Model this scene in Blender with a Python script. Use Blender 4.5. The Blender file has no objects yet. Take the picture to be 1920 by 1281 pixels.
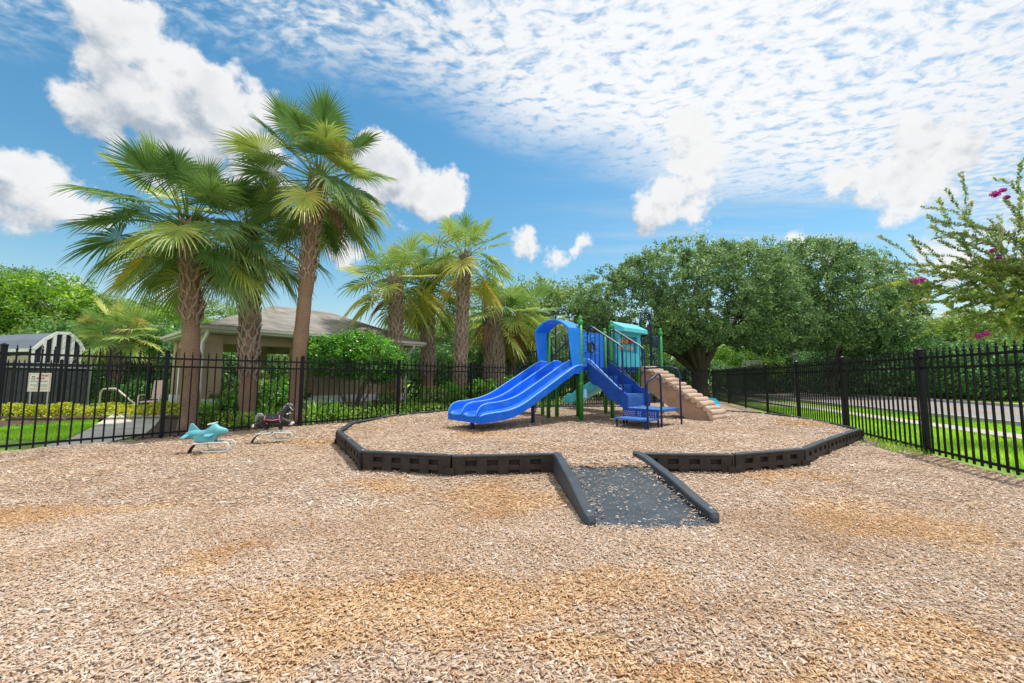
import bpy, math, random
import numpy as np
from mathutils import Vector, Matrix
random.seed(7); rng = np.random.default_rng(11)
S = bpy.context.scene
COL = S.collection
R = math.radians
# ------------------------------------------------------------------ survey helpers
FOC, PITCH, HC, ROLL = 770.0, R(5.0), 1.12, R(0.25)
def ray(px, py):
    u = (px-960)/FOC; v = (640.5-py)/FOC
    u, v = u*math.cos(ROLL)-v*math.sin(ROLL), v*math.cos(ROLL)+u*math.sin(ROLL)
    return (u, math.cos(PITCH)-v*math.sin(PITCH), math.sin(PITCH)+v*math.cos(PITCH))
def G(px, py, z=0.0):
    d = ray(px, py); t = (z-HC)/d[2]
    return Vector((d[0]*t, d[1]*t, z))
def AT(px, py, y):
    d = ray(px, py); t = y/d[1]
    return Vector((d[0]*t, y, HC+d[2]*t))
# ------------------------------------------------------------------ object helpers
def tag(o, label=None, cat=None, group=None, kind=None):
    if label: o['label'] = label
    if cat: o['category'] = cat
    if group: o['group'] = group
    if kind: o['kind'] = kind
    return o
def empty(name, loc=(0, 0, 0), rz=0.0, label=None, cat=None, group=None):
    o = bpy.data.objects.new(name, None); COL.objects.link(o)
    o.location = loc; o.rotation_euler = (0, 0, rz); o.empty_display_size = .2
    return tag(o, label, cat, group)
def copy_tree(o, parent=None):
    c = o.copy(); COL.objects.link(c)
    if parent: c.parent = parent
    for ch in [x for x in bpy.data.objects if x.parent == o]:
        copy_tree(ch, c)
    return c
class MB:
    def __init__(s): s.v = []; s.f = []; s.a = []
    def add(s, vs, fs, t=0.5):
        n = len(s.v); s.v += [tuple(p) for p in vs]
        for f in fs: s.f.append(tuple(i+n for i in f)); s.a.append(t)
    def box(s, lo, hi, M=None):
        x0, y0, z0 = lo; x1, y1, z1 = hi
        vs = [(x0,y0,z0),(x1,y0,z0),(x1,y1,z0),(x0,y1,z0),(x0,y0,z1),(x1,y0,z1),(x1,y1,z1),(x0,y1,z1)]
        if M is not None: vs = [M @ Vector(v) for v in vs]
        s.add(vs, [(0,3,2,1),(4,5,6,7),(0,1,5,4),(1,2,6,5),(2,3,7,6),(3,0,4,7)])
    def bar(s, a, b, w, h=None):
        """rectangular bar from a to b"""
        a = Vector(a); b = Vector(b); h = h or w
        d = (b-a).normalized(); up = Vector((0,0,1)) if abs(d.z) < .95 else Vector((1,0,0))
        x = d.cross(up).normalized()*w/2; y = x.cross(d).normalized()*h/2
        vs = [a-x-y, a+x-y, a+x+y, a-x+y, b-x-y, b+x-y, b+x+y, b-x+y]
        s.add(vs, [(0,1,2,3),(7,6,5,4),(1,0,4,5),(2,1,5,6),(3,2,6,7),(0,3,7,4)])
    def tube(s, pts, r, n=8, cap=True, closed=False, t=.5):
        pts = [Vector(p) for p in pts]; m = len(pts)
        rs = r if hasattr(r, '__len__') else [r]*m
        vs = []; fs = []; prev = None
        for i, p in enumerate(pts):
            if closed: d = pts[(i+1) % m]-pts[i-1]
            else: d = pts[min(i+1, m-1)]-pts[max(i-1, 0)]
            d.normalize()
            if prev is None:
                up = Vector((0,0,1)) if abs(d.z) < .9 else Vector((1,0,0))
                x = d.cross(up).normalized()
            else:
                x = (prev-d*prev.dot(d))
                if x.length < 1e-6: x = d.orthogonal()
                x.normalize()
            prev = x; y = d.cross(x)
            for k in range(n):
                an = 2*math.pi*k/n
                vs.append(p+(x*math.cos(an)+y*math.sin(an))*rs[i])
        rng_ = m if closed else m-1
        for i in range(rng_):
            j = (i+1) % m
            for k in range(n):
                k2 = (k+1) % n
                fs.append((i*n+k, i*n+k2, j*n+k2, j*n+k))
        if cap and not closed:
            fs.append(tuple(reversed(range(n)))); fs.append(tuple((m-1)*n+k for k in range(n)))
        s.add(vs, fs, t)
    def lathe(s, prof, c=(0,0,0), n=14):
        """prof: list of (r,z)"""
        c = Vector(c); vs = []; fs = []
        for r, z in prof:
            for k in range(n):
                an = 2*math.pi*k/n; vs.append(c+Vector((r*math.cos(an), r*math.sin(an), z)))
        for i in range(len(prof)-1):
            for k in range(n):
                k2 = (k+1) % n; fs.append((i*n+k, i*n+k2, (i+1)*n+k2, (i+1)*n+k))
        fs.append(tuple(reversed(range(n)))); fs.append(tuple((len(prof)-1)*n+k for k in range(n)))
        s.add(vs, fs)
    def loft(s, rings, cap=True):
        n = len(rings[0]); vs = [p for r_ in rings for p in r_]; fs = []
        for i in range(len(rings)-1):
            for k in range(n):
                k2 = (k+1) % n; fs.append((i*n+k, i*n+k2, (i+1)*n+k2, (i+1)*n+k))
        if cap:
            fs.append(tuple(reversed(range(n)))); fs.append(tuple((len(rings)-1)*n+k for k in range(n)))
        s.add(vs, fs)
    def prism(s, poly, a, b):
        """poly of 3D points extruded: each point p -> p+a .. p+b"""
        a = Vector(a); b = Vector(b); n = len(poly)
        vs = [Vector(p)+a for p in poly]+[Vector(p)+b for p in poly]
        fs = [tuple(reversed(range(n))), tuple(range(n, 2*n))]
        for k in range(n):
            k2 = (k+1) % n; fs.append((k, k2, n+k2, n+k))
        s.add(vs, fs)
    def build(s, name, mat, parent=None, smooth=False, bevel=0.0, sub=0, tint=False):
        me = bpy.data.meshes.new(name); me.from_pydata(s.v, [], s.f)
        if tint:
            at = me.attributes.new('tint', 'FLOAT', 'FACE'); at.data.foreach_set('value', np.array(s.a, dtype=np.float32))
        me.update()
        if smooth: me.shade_smooth()
        me.materials.append(mat)
        o = bpy.data.objects.new(name, me); COL.objects.link(o)
        if parent: o.parent = parent
        if bevel:
            m = o.modifiers.new('bevel', 'BEVEL'); m.width = bevel; m.segments = 2; m.limit_method = 'ANGLE'; m.angle_limit = R(35)
            m.harden_normals = False
        if sub:
            m = o.modifiers.new('sub', 'SUBSURF'); m.levels = sub; m.render_levels = sub
        return o
def np_mesh(name, V, F, mat, parent=None, tint=None, smooth=False):
    """V (N,3), F (M,4) arrays"""
    me = bpy.data.meshes.new(name); V = np.asarray(V, dtype=np.float32); F = np.asarray(F, dtype=np.int32)
    me.vertices.add(len(V)); me.vertices.foreach_set('co', V.ravel())
    k = F.shape[1]
    me.loops.add(F.size); me.loops.foreach_set('vertex_index', F.ravel())
    me.polygons.add(len(F)); me.polygons.foreach_set('loop_start', np.arange(0, F.size, k, dtype=np.int32))
    me.polygons.foreach_set('loop_total', np.full(len(F), k, dtype=np.int32))
    if smooth: me.polygons.foreach_set('use_smooth', np.ones(len(F), dtype=bool))
    me.update(calc_edges=True)
    if tint is not None:
        at = me.attributes.new('tint', 'FLOAT', 'FACE'); at.data.foreach_set('value', np.asarray(tint, dtype=np.float32))
    me.materials.append(mat)
    o = bpy.data.objects.new(name, me); COL.objects.link(o)
    if parent: o.parent = parent
    return o
# ------------------------------------------------------------------ materials
def new_mat(name):
    m = bpy.data.materials.new(name); m.use_nodes = True; nt = m.node_tree
    for n in list(nt.nodes): nt.nodes.remove(n)
    out = nt.nodes.new('ShaderNodeOutputMaterial'); return m, nt, out
def N(nt, t, **kw):
    n = nt.nodes.new('ShaderNode'+t)
    for k, v in kw.items():
        if k in n.inputs.keys(): n.inputs[k].default_value = v
        else: setattr(n, k, v)
    return n
def ramp(nt, fac, stops):
    r = nt.nodes.new('ShaderNodeValToRGB'); e = r.color_ramp.elements
    while len(e) < len(stops): e.new(.5)
    for i, (p, c) in enumerate(stops):
        e[i].position = p; e[i].color = (*c, 1)
    nt.links.new(fac, r.inputs[0]); return r
def plain(name, c, rough=.5, var=.12, scale=6., bump=0., bscale=60., metal=0., dirt=None, coat=0., spec=.32):
    m, nt, out = new_mat(name); L = nt.links.new
    b = N(nt, 'BsdfPrincipled', Roughness=rough, Metallic=metal)
    b.inputs['Specular IOR Level'].default_value = spec
    b.inputs['Coat Weight'].default_value = coat
    tc = N(nt, 'TexCoord')
    no = N(nt, 'TexNoise', Scale=scale, Detail=6., Roughness=.6); L(tc.outputs['Object'], no.inputs['Vector'])
    lo = tuple(x*(1-var) for x in c); hi = tuple(min(1, x*(1+var)) for x in c)
    st = [(.3, lo), (.7, hi)]
    r = ramp(nt, no.outputs[0], st); src = r.outputs[0]
    if dirt:
        n2 = N(nt, 'TexNoise', Scale=scale*.6, Detail=8., Roughness=.75); L(tc.outputs['Object'], n2.inputs['Vector'])
        r2 = ramp(nt, n2.outputs[0], [(.5, (0,0,0)), (.72, (1,1,1))])
        mx = N(nt, 'MixRGB', Color2=(*dirt, 1)); mf = N(nt, 'Math', operation='MULTIPLY'); mf.inputs[1].default_value = .55
        L(r2.outputs[0], mf.inputs[0]); L(mf.outputs[0], mx.inputs[0]); L(src, mx.inputs[1]); src = mx.outputs[0]
    L(src, b.inputs['Base Color'])
    rr = N(nt, 'MapRange'); rr.inputs[3].default_value = rough*.8; rr.inputs[4].default_value = min(1, rough*1.25)
    L(no.outputs[0], rr.inputs[0]); L(rr.outputs[0], b.inputs['Roughness'])
    if bump:
        n3 = N(nt, 'TexNoise', Scale=bscale, Detail=4.); L(tc.outputs['Object'], n3.inputs['Vector'])
        bp = N(nt, 'Bump', Strength=bump, Distance=.02); L(n3.outputs[0], bp.inputs['Height']); L(bp.outputs[0], b.inputs['Normal'])
    L(b.outputs[0], out.inputs[0]); return m
def leafmat(name, stops, trans=.3, rough=.45, big=.6, spec=.35, gain=2.1):
    """colour from the face attribute 'tint' plus soft large-scale noise"""
    m, nt, out = new_mat(name); L = nt.links.new
    at = N(nt, 'Attribute', attribute_name='tint'); tc = N(nt, 'TexCoord')
    no = N(nt, 'TexNoise', Scale=big, Detail=3.); L(tc.outputs['Object'], no.inputs['Vector'])
    ad = N(nt, 'Math', operation='MULTIPLY_ADD'); ad.inputs[1].default_value = .5; L(no.outputs[0], ad.inputs[0])
    sb = N(nt, 'Math', operation='SUBTRACT'); L(at.outputs['Fac'], sb.inputs[0]); sb.inputs[1].default_value = .25
    L(sb.outputs[0], ad.inputs[2])
    stops = [(p, tuple(min(.8, x*gain) for x in c)) for p, c in stops]
    r = ramp(nt, ad.outputs[0], stops)
    b = N(nt, 'BsdfPrincipled', Roughness=rough); b.inputs['Specular IOR Level'].default_value = spec
    L(r.outputs[0], b.inputs['Base Color'])
    tr = N(nt, 'BsdfTranslucent'); hs = N(nt, 'HueSaturation', Saturation=1.1, Value=1.5); hs.inputs['Hue'].default_value = .485
    L(r.outputs[0], hs.inputs['Color']); L(hs.outputs[0], tr.inputs[0])
    mx = N(nt, 'MixShader'); mx.inputs[0].default_value = trans
    L(b.outputs[0], mx.inputs[1]); L(tr.outputs[0], mx.inputs[2]); L(mx.outputs[0], out.inputs[0]); return m
def bark(name, dark, light, sx=(3, 3, 14), scale=5., bump=.6):
    m, nt, out = new_mat(name); L = nt.links.new
    tc = N(nt, 'TexCoord'); mp = N(nt, 'Mapping'); mp.inputs['Scale'].default_value = sx
    L(tc.outputs['Object'], mp.inputs[0])
    no = N(nt, 'TexNoise', Scale=scale, Detail=8., Roughness=.7); L(mp.outputs[0], no.inputs['Vector'])
    n2 = N(nt, 'TexNoise', Scale=1.2, Detail=3.); L(tc.outputs['Object'], n2.inputs['Vector'])
    ad = N(nt, 'Math', operation='MULTIPLY_ADD'); ad.inputs[1].default_value = .6; L(no.outputs[0], ad.inputs[0])
    m2 = N(nt, 'Math', operation='MULTIPLY'); m2.inputs[1].default_value = .4; L(n2.outputs[0], m2.inputs[0]); L(m2.outputs[0], ad.inputs[2])
    r = ramp(nt, ad.outputs[0], [(.33, dark), (.66, light)])
    b = N(nt, 'BsdfPrincipled', Roughness=.9); L(r.outputs[0], b.inputs['Base Color'])
    bp = N(nt, 'Bump', Strength=bump, Distance=.03); L(no.outputs[0], bp.inputs['Height']); L(bp.outputs[0], b.inputs['Normal'])
    L(b.outputs[0], out.inputs[0]); return m

M = {}
M['blue'] = plain('blue_plastic', (.002, .125, .76), .38, .10, 3., .06, 90., dirt=(.02, .19, .74), spec=.22)
M['sky_blue'] = plain('bright_blue_plastic', (.006, .23, .86), .35, .12, 3., .1, 90.)
M['edge_blue'] = plain('pale_edge_plastic', (.24, .52, .86), .35, .08, 8.)
M['navy'] = plain('navy_metal', (.008, .025, .10), .35, .2, 9.)
M['deckblue'] = plain('blue_coated_deck', (.006, .06, .34), .5, .2, 7., .35, 160.)
M['stepblue'] = plain('worn_blue_step', (.03, .13, .42), .55, .25, 9., .4, 200.)
M['green'] = plain('green_powder_coat', (.02, .22, .03), .3, .12, 5., coat=.2)
M['green_cap'] = plain('green_cap', (.05, .30, .07), .3, .12, 5.)
M['dkgreen'] = plain('dark_green_panel', (.01, .09, .03), .45, .15, 5.)
M['turq'] = plain('turquoise_plastic', (.045, .47, .66), .35, .12, 4., .08, 90.)
M['turq_roof'] = plain('turquoise_roof', (.10, .52, .64), .4, .1, 4., .08, 90.)
M['rider_blue'] = plain('pale_turquoise_rider', (.12, .42, .50), .35, .15, 9., .05, 90., dirt=(.20, .40, .42))
M['red'] = plain('red_plastic', (.50, .014, .012), .35, .15, 6.)
M['orange'] = plain('orange_plastic', (.75, .22, .04), .4, .1, 6.)
M['yellow'] = plain('yellow_plastic', (.75, .55, .12), .4, .1, 6.)
M['tan_block'] = plain('tan_plastic', (.5, .38, .26), .5, .1, 6.)
M['white'] = plain('white_paint', (.72, .73, .72), .45, .08, 5., dirt=(.45, .43, .40))
M['whitebar'] = plain('white_worn_bar', (.66, .70, .66), .45, .15, 20., dirt=(.38, .40, .36))
M['log'] = plain('moulded_brown_log', (.42, .27, .19), .75, .18, 6., .6, 50., dirt=(.24, .15, .10))
M['logtop'] = plain('faded_log', (.56, .42, .33), .75, .18, 6., .6, 50., dirt=(.36, .24, .17))
M['fence'] = plain('black_fence_metal', (.006, .0075, .012), .42, .3, 8., spec=.22)
M['border'] = plain('black_recycled_plastic', (.036, .030, .029), .6, .3, 9., .3, 130., dirt=(.075, .052, .038), spec=.2)
M['border_top'] = M['border']
M['curb'] = plain('slate_plastic_curb', (.045, .060, .076), .55, .2, 7., .2, 140., dirt=(.09, .06, .045))
M['mat'] = plain('rubber_ramp_mat', (.052, .068, .084), .7, .18, 5., .12, 90., dirt=(.12, .125, .13), spec=.2)
M['spring'] = plain('rusty_spring_plate', (.055, .035, .024), .7, .5, 20., .5, 80.)
M['horse'] = plain('black_gloss_horse', (.018, .018, .022), .28, .3, 14., .05, 40., dirt=(.10, .10, .11))
M['mane'] = plain('grey_mane', (.22, .23, .25), .45, .5, 40., .5, 60.)
M['pink'] = plain('faded_pink_tack', (.45, .14, .22), .5, .2, 20.)
M['hoof'] = plain('white_hoof', (.55, .55, .55), .5, .2, 20.)
M['stucco'] = plain('tan_stucco', (.44, .34, .235), .9, .1, 4., .5, 140.)
M['stucco_lt'] = plain('cream_stucco', (.42, .36, .28), .9, .1, 4., .5, 140.)
M['band'] = plain('pale_band', (.74, .78, .82), .8, .08, 4., .3, 140.)
M['fascia'] = plain('cream_fascia', (.55, .56, .50), .55, .08, 4.)
M['redbrown'] = plain('brown_ceiling', (.16, .075, .035), .8, .2, 4.)
M['canopy'] = plain('grey_canopy', (.16, .18, .23), .7, .1, 2.)
M['slat'] = plain('dark_slat', (.04, .043, .055), .6, .25, 7.)
M['sign'] = plain('white_sign', (.75, .74, .72), .5, .05, 4.)
M['sign_red'] = plain('sign_red', (.55, .03, .05), .5, .05, 4.)
M['sign_ink'] = plain('sign_ink', (.04, .09, .07), .5, .05, 4.)
M['sign_pink'] = plain('sign_pink', (.62, .36, .38), .5, .05, 4.)
M['cream'] = plain('cream_rail', (.66, .60, .50), .4, .08, 9.)
M['chaise'] = plain('pinkish_sling', (.62, .47, .42), .7, .1, 9.)
M['concrete'] = plain('concrete', (.58, .54, .48), .85, .2, 1.2, .5, 60., dirt=(.17, .15, .13))
M['pavement'] = plain('pavement_concrete', (.46, .42, .37), .85, .15, 1.5, .4, 60.)
M['asphalt'] = plain('pale_asphalt', (.27, .255, .26), .9, .12, .8, .5, 90.)
M['line'] = plain('yellow_line_paint', (.62, .36, .08), .7, .15, 3.)
M['brick'] = plain('red_brick_edge', (.30, .08, .05), .8, .3, 9., .5, 60.)
M['soil'] = plain('dark_leafy_soil', (.085, .058, .042), .95, .5, 7., 1., 40., dirt=(.20, .14, .10))
M['lampgrey'] = plain('pale_lamp_metal', (.36, .38, .40), .4, .1, 5.)
M['trunk_fib'] = bark('palm_fibre', (.13, .075, .050), (.40, .27, .19), (3, 3, 9), 7., .8)
M['boot'] = bark('palm_boot', (.15, .115, .10), (.52, .42, .36), (5, 5, 5), 6., .5)
M['boot_red'] = bark('palm_boot_red', (.14, .095, .075), (.50, .37, .30), (5, 5, 5), 6., .5)
M['oakbark'] = bark('oak_bark', (.020, .016, .013), (.10, .08, .062), (4, 4, 1.2), 5., .9)
M['thinbark'] = bark('pale_bark', (.09, .07, .055), (.26, .20, .16), (4, 4, 1.2), 8., .5)
M['palm'] = leafmat('palm_leaf', [(0, (.022, .050, .018)), (.35, (.055, .110, .034)), (.6, (.13, .195, .06)), (.8, (.24, .28, .06)), (.95, (.50, .36, .05))], .28, .42, gain=1.7)
M['palm_pale'] = leafmat('palm_leaf_pale', [(0, (.035, .075, .02)), (.35, (.09, .165, .045)), (.6, (.20, .27, .075)), (.8, (.36, .34, .08)), (.95, (.52, .38, .07))], .28, .45, gain=1.7)
M['palm_dead'] = leafmat('palm_leaf_dead', [(0, (.10, .05, .03)), (.5, (.25, .14, .09)), (1, (.42, .28, .18))], .2, .7, gain=1.2)
M['palm_flower'] = leafmat('palm_flower', [(0, (.22, .26, .05)), (.5, (.38, .38, .10)), (1, (.55, .50, .20))], .35, .7, gain=1.1)
M['oak'] = leafmat('oak_leaf', [(0, (.014, .030, .013)), (.4, (.040, .075, .027)), (.7, (.085, .135, .048)), (1, (.17, .23, .09))], .25, .5, .5, .4, gain=2.7)
M['bush'] = leafmat('bush_leaf', [(0, (.01, .035, .006)), (.4, (.03, .10, .012)), (.7, (.07, .20, .02)), (1, (.16, .34, .04))], .28, .35, 1.2, .5)
M['bright'] = leafmat('bright_tree_leaf', [(0, (.018, .045, .008)), (.4, (.055, .13, .014)), (.7, (.13, .24, .025)), (1, (.25, .38, .05))], .35, .45, .4, gain=1.7)
M['mid'] = leafmat('mid_tree_leaf', [(0, (.02, .042, .012)), (.4, (.06, .105, .03)), (.7, (.12, .18, .05)), (1, (.24, .29, .09))], .3, .5, .4)
M['dark'] = leafmat('dark_hedge_leaf', [(0, (.006, .016, .006)), (.4, (.016, .042, .014)), (.7, (.04, .085, .024)), (1, (.085, .15, .04))], .25, .5, .5, gain=4.0)
M['hedge'] = leafmat('yellow_hedge_leaf', [(0, (.10, .16, .012)), (.4, (.27, .33, .025)), (.7, (.44, .45, .06)), (1, (.62, .60, .16))], .35, .5, 1.5, gain=1.3)
M['myrtle'] = leafmat('myrtle_leaf', [(0, (.035, .055, .02)), (.45, (.09, .13, .035)), (.74, (.15, .20, .05)), (.90, (.30, .22, .06)), (1, (.38, .13, .05))], .4, .45, 1.5, gain=2.4)
M['pinkflower'] = leafmat('pink_flower', [(0, (.30, .02, .18)), (.5, (.55, .06, .36)), (1, (.75, .22, .55))], .4, .6, gain=1.)
M['grassblade'] = leafmat('grass_blade', [(0, (.05, .12, .01)), (.4, (.11, .23, .02)), (.7, (.19, .34, .035)), (1, (.32, .45, .07))], .35, .5, 1., gain=2.2)
M['fern'] = leafmat('fern_leaf', [(0, (.03, .07, .01)), (.4, (.07, .16, .025)), (.7, (.15, .27, .05)), (1, (.30, .40, .10))], .35, .45, 1.5)

def grassmat():
    m, nt, out = new_mat('turf'); L = nt.links.new
    tc = N(nt, 'TexCoord')
    n1 = N(nt, 'TexNoise', Scale=.7, Detail=5.); L(tc.outputs['Object'], n1.inputs['Vector'])
    n2 = N(nt, 'TexNoise', Scale=38., Detail=6., Roughness=.8); L(tc.outputs['Object'], n2.inputs['Vector'])
    mx = N(nt, 'MixRGB', Fac=.45); L(n1.outputs[0], mx.inputs[1]); L(n2.outputs[0], mx.inputs[2])
    r = ramp(nt, mx.outputs[0], [(.32, (.11, .23, .02)), (.5, (.26, .44, .045)), (.68, (.42, .58, .09))])
    b = N(nt, 'BsdfPrincipled', Roughness=.8); L(r.outputs[0], b.inputs['Base Color'])
    bp = N(nt, 'Bump', Strength=.8, Distance=.04); L(n2.outputs[0], bp.inputs['Height']); L(bp.outputs[0], b.inputs['Normal'])
    L(b.outputs[0], out.inputs[0]); return m
M['turf'] = grassmat()
def shinglemat():
    m, nt, out = new_mat('shingles'); L = nt.links.new
    tc = N(nt, 'TexCoord'); sx = N(nt, 'SeparateXYZ'); L(tc.outputs['Object'], sx.inputs[0])
    # courses follow the height; tabs follow x+y
    w = N(nt, 'Math', operation='MULTIPLY'); w.inputs[1].default_value = 16.; L(sx.outputs[2], w.inputs[0])
    fr = N(nt, 'Math', operation='FRACT'); L(w.outputs[0], fr.inputs[0])
    fl = N(nt, 'Math', operation='FLOOR'); L(w.outputs[0], fl.inputs[0])
    ax = N(nt, 'Math', operation='ADD'); L(sx.outputs[0], ax.inputs[0]); L(sx.outputs[1], ax.inputs[1])
    a2 = N(nt, 'Math', operation='MULTIPLY_ADD'); a2.inputs[1].default_value = 4.; L(ax.outputs[0], a2.inputs[0])
    f3 = N(nt, 'Math', operation='MULTIPLY'); f3.inputs[1].default_value = 7.37; L(fl.outputs[0], f3.inputs[0]); L(f3.outputs[0], a2.inputs[2])
    fa = N(nt, 'Math', operation='FLOOR'); L(a2.outputs[0], fa.inputs[0])
    cb = N(nt, 'CombineXYZ'); L(fa.outputs[0], cb.inputs[0]); L(fl.outputs[0], cb.inputs[1])
    wn = N(nt, 'TexWhiteNoise'); L(cb.outputs[0], wn.inputs['Vector'])
    n1 = N(nt, 'TexNoise', Scale=1.1, Detail=6.); L(tc.outputs['Object'], n1.inputs['Vector'])
    n2 = N(nt, 'TexNoise', Scale=60., Detail=3.); L(tc.outputs['Object'], n2.inputs['Vector'])
    mx = N(nt, 'MixRGB', Fac=.5); L(n1.outputs[0], mx.inputs[1]); L(wn.outputs[0], mx.inputs[2])
    m3 = N(nt, 'MixRGB', Fac=.25); L(mx.outputs[0], m3.inputs[1]); L(n2.outputs[0], m3.inputs[2])
    r = ramp(nt, m3.outputs[0], [(.2, (.15, .14, .125)), (.75, (.36, .335, .30))])
    b = N(nt, 'BsdfPrincipled', Roughness=.95); L(r.outputs[0], b.inputs['Base Color'])
    bp = N(nt, 'Bump', Strength=.7, Distance=.03); L(fr.outputs[0], bp.inputs['Height']); L(bp.outputs[0], b.inputs['Normal'])
    L(b.outputs[0], out.inputs[0]); return m
M['shingle'] = shinglemat()
CHIP = [(0, (.28, .165, .10)), (.18, (.41, .275, .185)), (.38, (.51, .37, .265)), (.60, (.58, .45, .35)), (.78, (.63, .53, .445)), (.93, (.76, .70, .64))]
CHIPO = [(0, (.27, .125, .045)), (.2, (.44, .24, .105)), (.5, (.59, .37, .185)), (.8, (.69, .50, .32)), (1, (.80, .68, .54))]
def chipmat(name, ground):
    m, nt, out = new_mat(name); L = nt.links.new
    tc = N(nt, 'TexCoord')
    pa = N(nt, 'Attribute', attribute_name='patch')
    if ground:
        n0 = N(nt, 'TexNoise', Scale=11., Detail=2.); L(tc.outputs['Object'], n0.inputs['Vector'])
        ad = N(nt, 'VectorMath', operation='MULTIPLY_ADD'); ad.inputs[1].default_value = (.12, .12, 0)
        L(n0.outputs['Color'], ad.inputs[0]); L(tc.outputs['Object'], ad.inputs[2])
        mp = N(nt, 'Mapping'); mp.inputs['Scale'].default_value = (24, 48, 1); L(ad.outputs[0], mp.inputs[0])
        v = N(nt, 'TexVoronoi', Scale=1.); L(mp.outputs[0], v.inputs['Vector'])
        sep = N(nt, 'SeparateColor'); L(v.outputs['Color'], sep.inputs[0]); fac = sep.outputs[0]
        h = v.outputs['Distance']
    else:
        at = N(nt, 'Attribute', attribute_name='tint'); fac = at.outputs['Fac']
    n1 = N(nt, 'TexNoise', Scale=260. if not ground else 120., Detail=3.); L(tc.outputs['Object'], n1.inputs['Vector'])
    mf = N(nt, 'MixRGB', Fac=.16); L(fac, mf.inputs[1]); L(n1.outputs[0], mf.inputs[2])
    r1 = ramp(nt, mf.outputs[0], CHIP); r2 = ramp(nt, mf.outputs[0], CHIPO)
    mx = N(nt, 'MixRGB'); L(pa.outputs['Fac'], mx.inputs[0]); L(r1.outputs[0], mx.inputs[1]); L(r2.outputs[0], mx.inputs[2])
    col = mx.outputs[0]
    b = N(nt, 'BsdfPrincipled', Roughness=.85); b.inputs['Specular IOR Level'].default_value = .25
    if ground:
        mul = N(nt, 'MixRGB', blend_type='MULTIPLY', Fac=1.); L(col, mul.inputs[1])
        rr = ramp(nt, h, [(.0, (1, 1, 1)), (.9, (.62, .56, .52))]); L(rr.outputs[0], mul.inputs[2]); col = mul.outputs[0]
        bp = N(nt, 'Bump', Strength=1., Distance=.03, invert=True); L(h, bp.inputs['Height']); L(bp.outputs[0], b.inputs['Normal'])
    L(col, b.inputs['Base Color']); L(b.outputs[0], out.inputs[0]); return m
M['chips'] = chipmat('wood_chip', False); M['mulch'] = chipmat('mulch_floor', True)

M['logtop'] = bark('faded_moulded_log', (.36, .235, .165), (.64, .49, .385), (1.5, 14, 14), 4., .8)
def scuff(m, pale, scale=(1.2, 22, 1.2), amt=.35):
    nt = m.node_tree; L = nt.links.new; b = next(n for n in nt.nodes if n.type == 'BSDF_PRINCIPLED'); src = b.inputs['Base Color'].links[0].from_socket
    tc = N(nt, 'TexCoord'); mp = N(nt, 'Mapping'); mp.inputs['Scale'].default_value = scale; L(tc.outputs['Object'], mp.inputs[0])
    no = N(nt, 'TexNoise', Scale=3., Detail=8., Roughness=.75); L(mp.outputs[0], no.inputs['Vector'])
    r = ramp(nt, no.outputs[0], [(.50, (0, 0, 0)), (.66, (amt, amt, amt))]); mx = N(nt, 'MixRGB', Color2=(*pale, 1)); L(r.outputs[0], mx.inputs[0]); L(src, mx.inputs[1]); L(mx.outputs[0], b.inputs['Base Color'])
scuff(M['blue'], (.12, .30, .78)); scuff(M['sky_blue'], (.16, .40, .86), (6, 6, 1.5), .3); scuff(M['stepblue'], (.16, .30, .52), (5, 5, 5), .6); scuff(M['turq'], (.30, .66, .74), (6, 6, 1.5), .3)
# ------------------------------------------------------------------ noise in python
_perm = rng.random((64, 64))
def vnoise(x, y, s):
    x = np.asarray(x)*s+100.3; y = np.asarray(y)*s+57.7
    xi = np.floor(x).astype(int); yi = np.floor(y).astype(int); fx = x-xi; fy = y-yi
    fx = fx*fx*(3-2*fx); fy = fy*fy*(3-2*fy)
    g = lambda a, b: _perm[a % 64, b % 64]
    return (g(xi, yi)*(1-fx)+g(xi+1, yi)*fx)*(1-fy)+(g(xi, yi+1)*(1-fx)+g(xi+1, yi+1)*fx)*fy
_PATCH = [((870, 1120), 1.15, .26), ((640, 1180), .5, .2), ((1150, 1090), .5, .16), ((945, 930), .65, .55), ((720, 912), .55, .25), ((70, 965), .9, .35), ((250, 955), .5, .2), ((1640, 978), .55, .5), ((1760, 985), .5, .35), ((1470, 893), .75, .30),
          ((905, 838), .8, .5), ((400, 1050), .25, .12), ((1060, 1230), .5, .12), ((520, 1230), .3, .14), ((580, 830), .7, .3), ((1330, 1240), .3, .1), ((1500, 812), .5, .5), ((1800, 1230), .3, .16), ((395, 855), .35, .2), ((505, 832), .3, .15)]
_PC = [(G(*p), rx, ry) for p, rx, ry in _PATCH]
def patch(x, y):
    m = np.zeros_like(np.asarray(x, dtype=float))
    wx = x+.5*(vnoise(x, y, 2.1)-.5)+.25*(vnoise(x, y, 6.)-.5); wy = y+.4*(vnoise(y, x, 2.3)-.5)+.2*(vnoise(y, x, 6.)-.5)
    for c, rx, ry in _PC:
        d = ((wx-c.x)/rx)**2+((wy-c.y)/ry)**2
        m = np.maximum(m, np.clip(1.3-d, 0, 1)*.8)
    m += .42*np.clip((vnoise(x+9, y, .9)*.6+vnoise(x, y+4, 2.6)*.4)-.48, 0, 1)*2
    return np.clip(m, 0, 1)
BORD_PX = [(1187, 848.6), (1374, 850.6), (1504.6, 840), (1548, 823), (1582.5, 811.5), (1610, 803), (1549, 790), (1484, 779), (1427, 773), (1364.5, 769.6), (1280, 764), (1170, 761), (1067, 761), (940, 763), (840, 768), (735, 778), (661, 791), (635, 807), (682, 845), (847, 853), (1037, 849)]
BH = .24
BORD = [G(*p, BH) for p in BORD_PX]
FLOOR = .19
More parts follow.
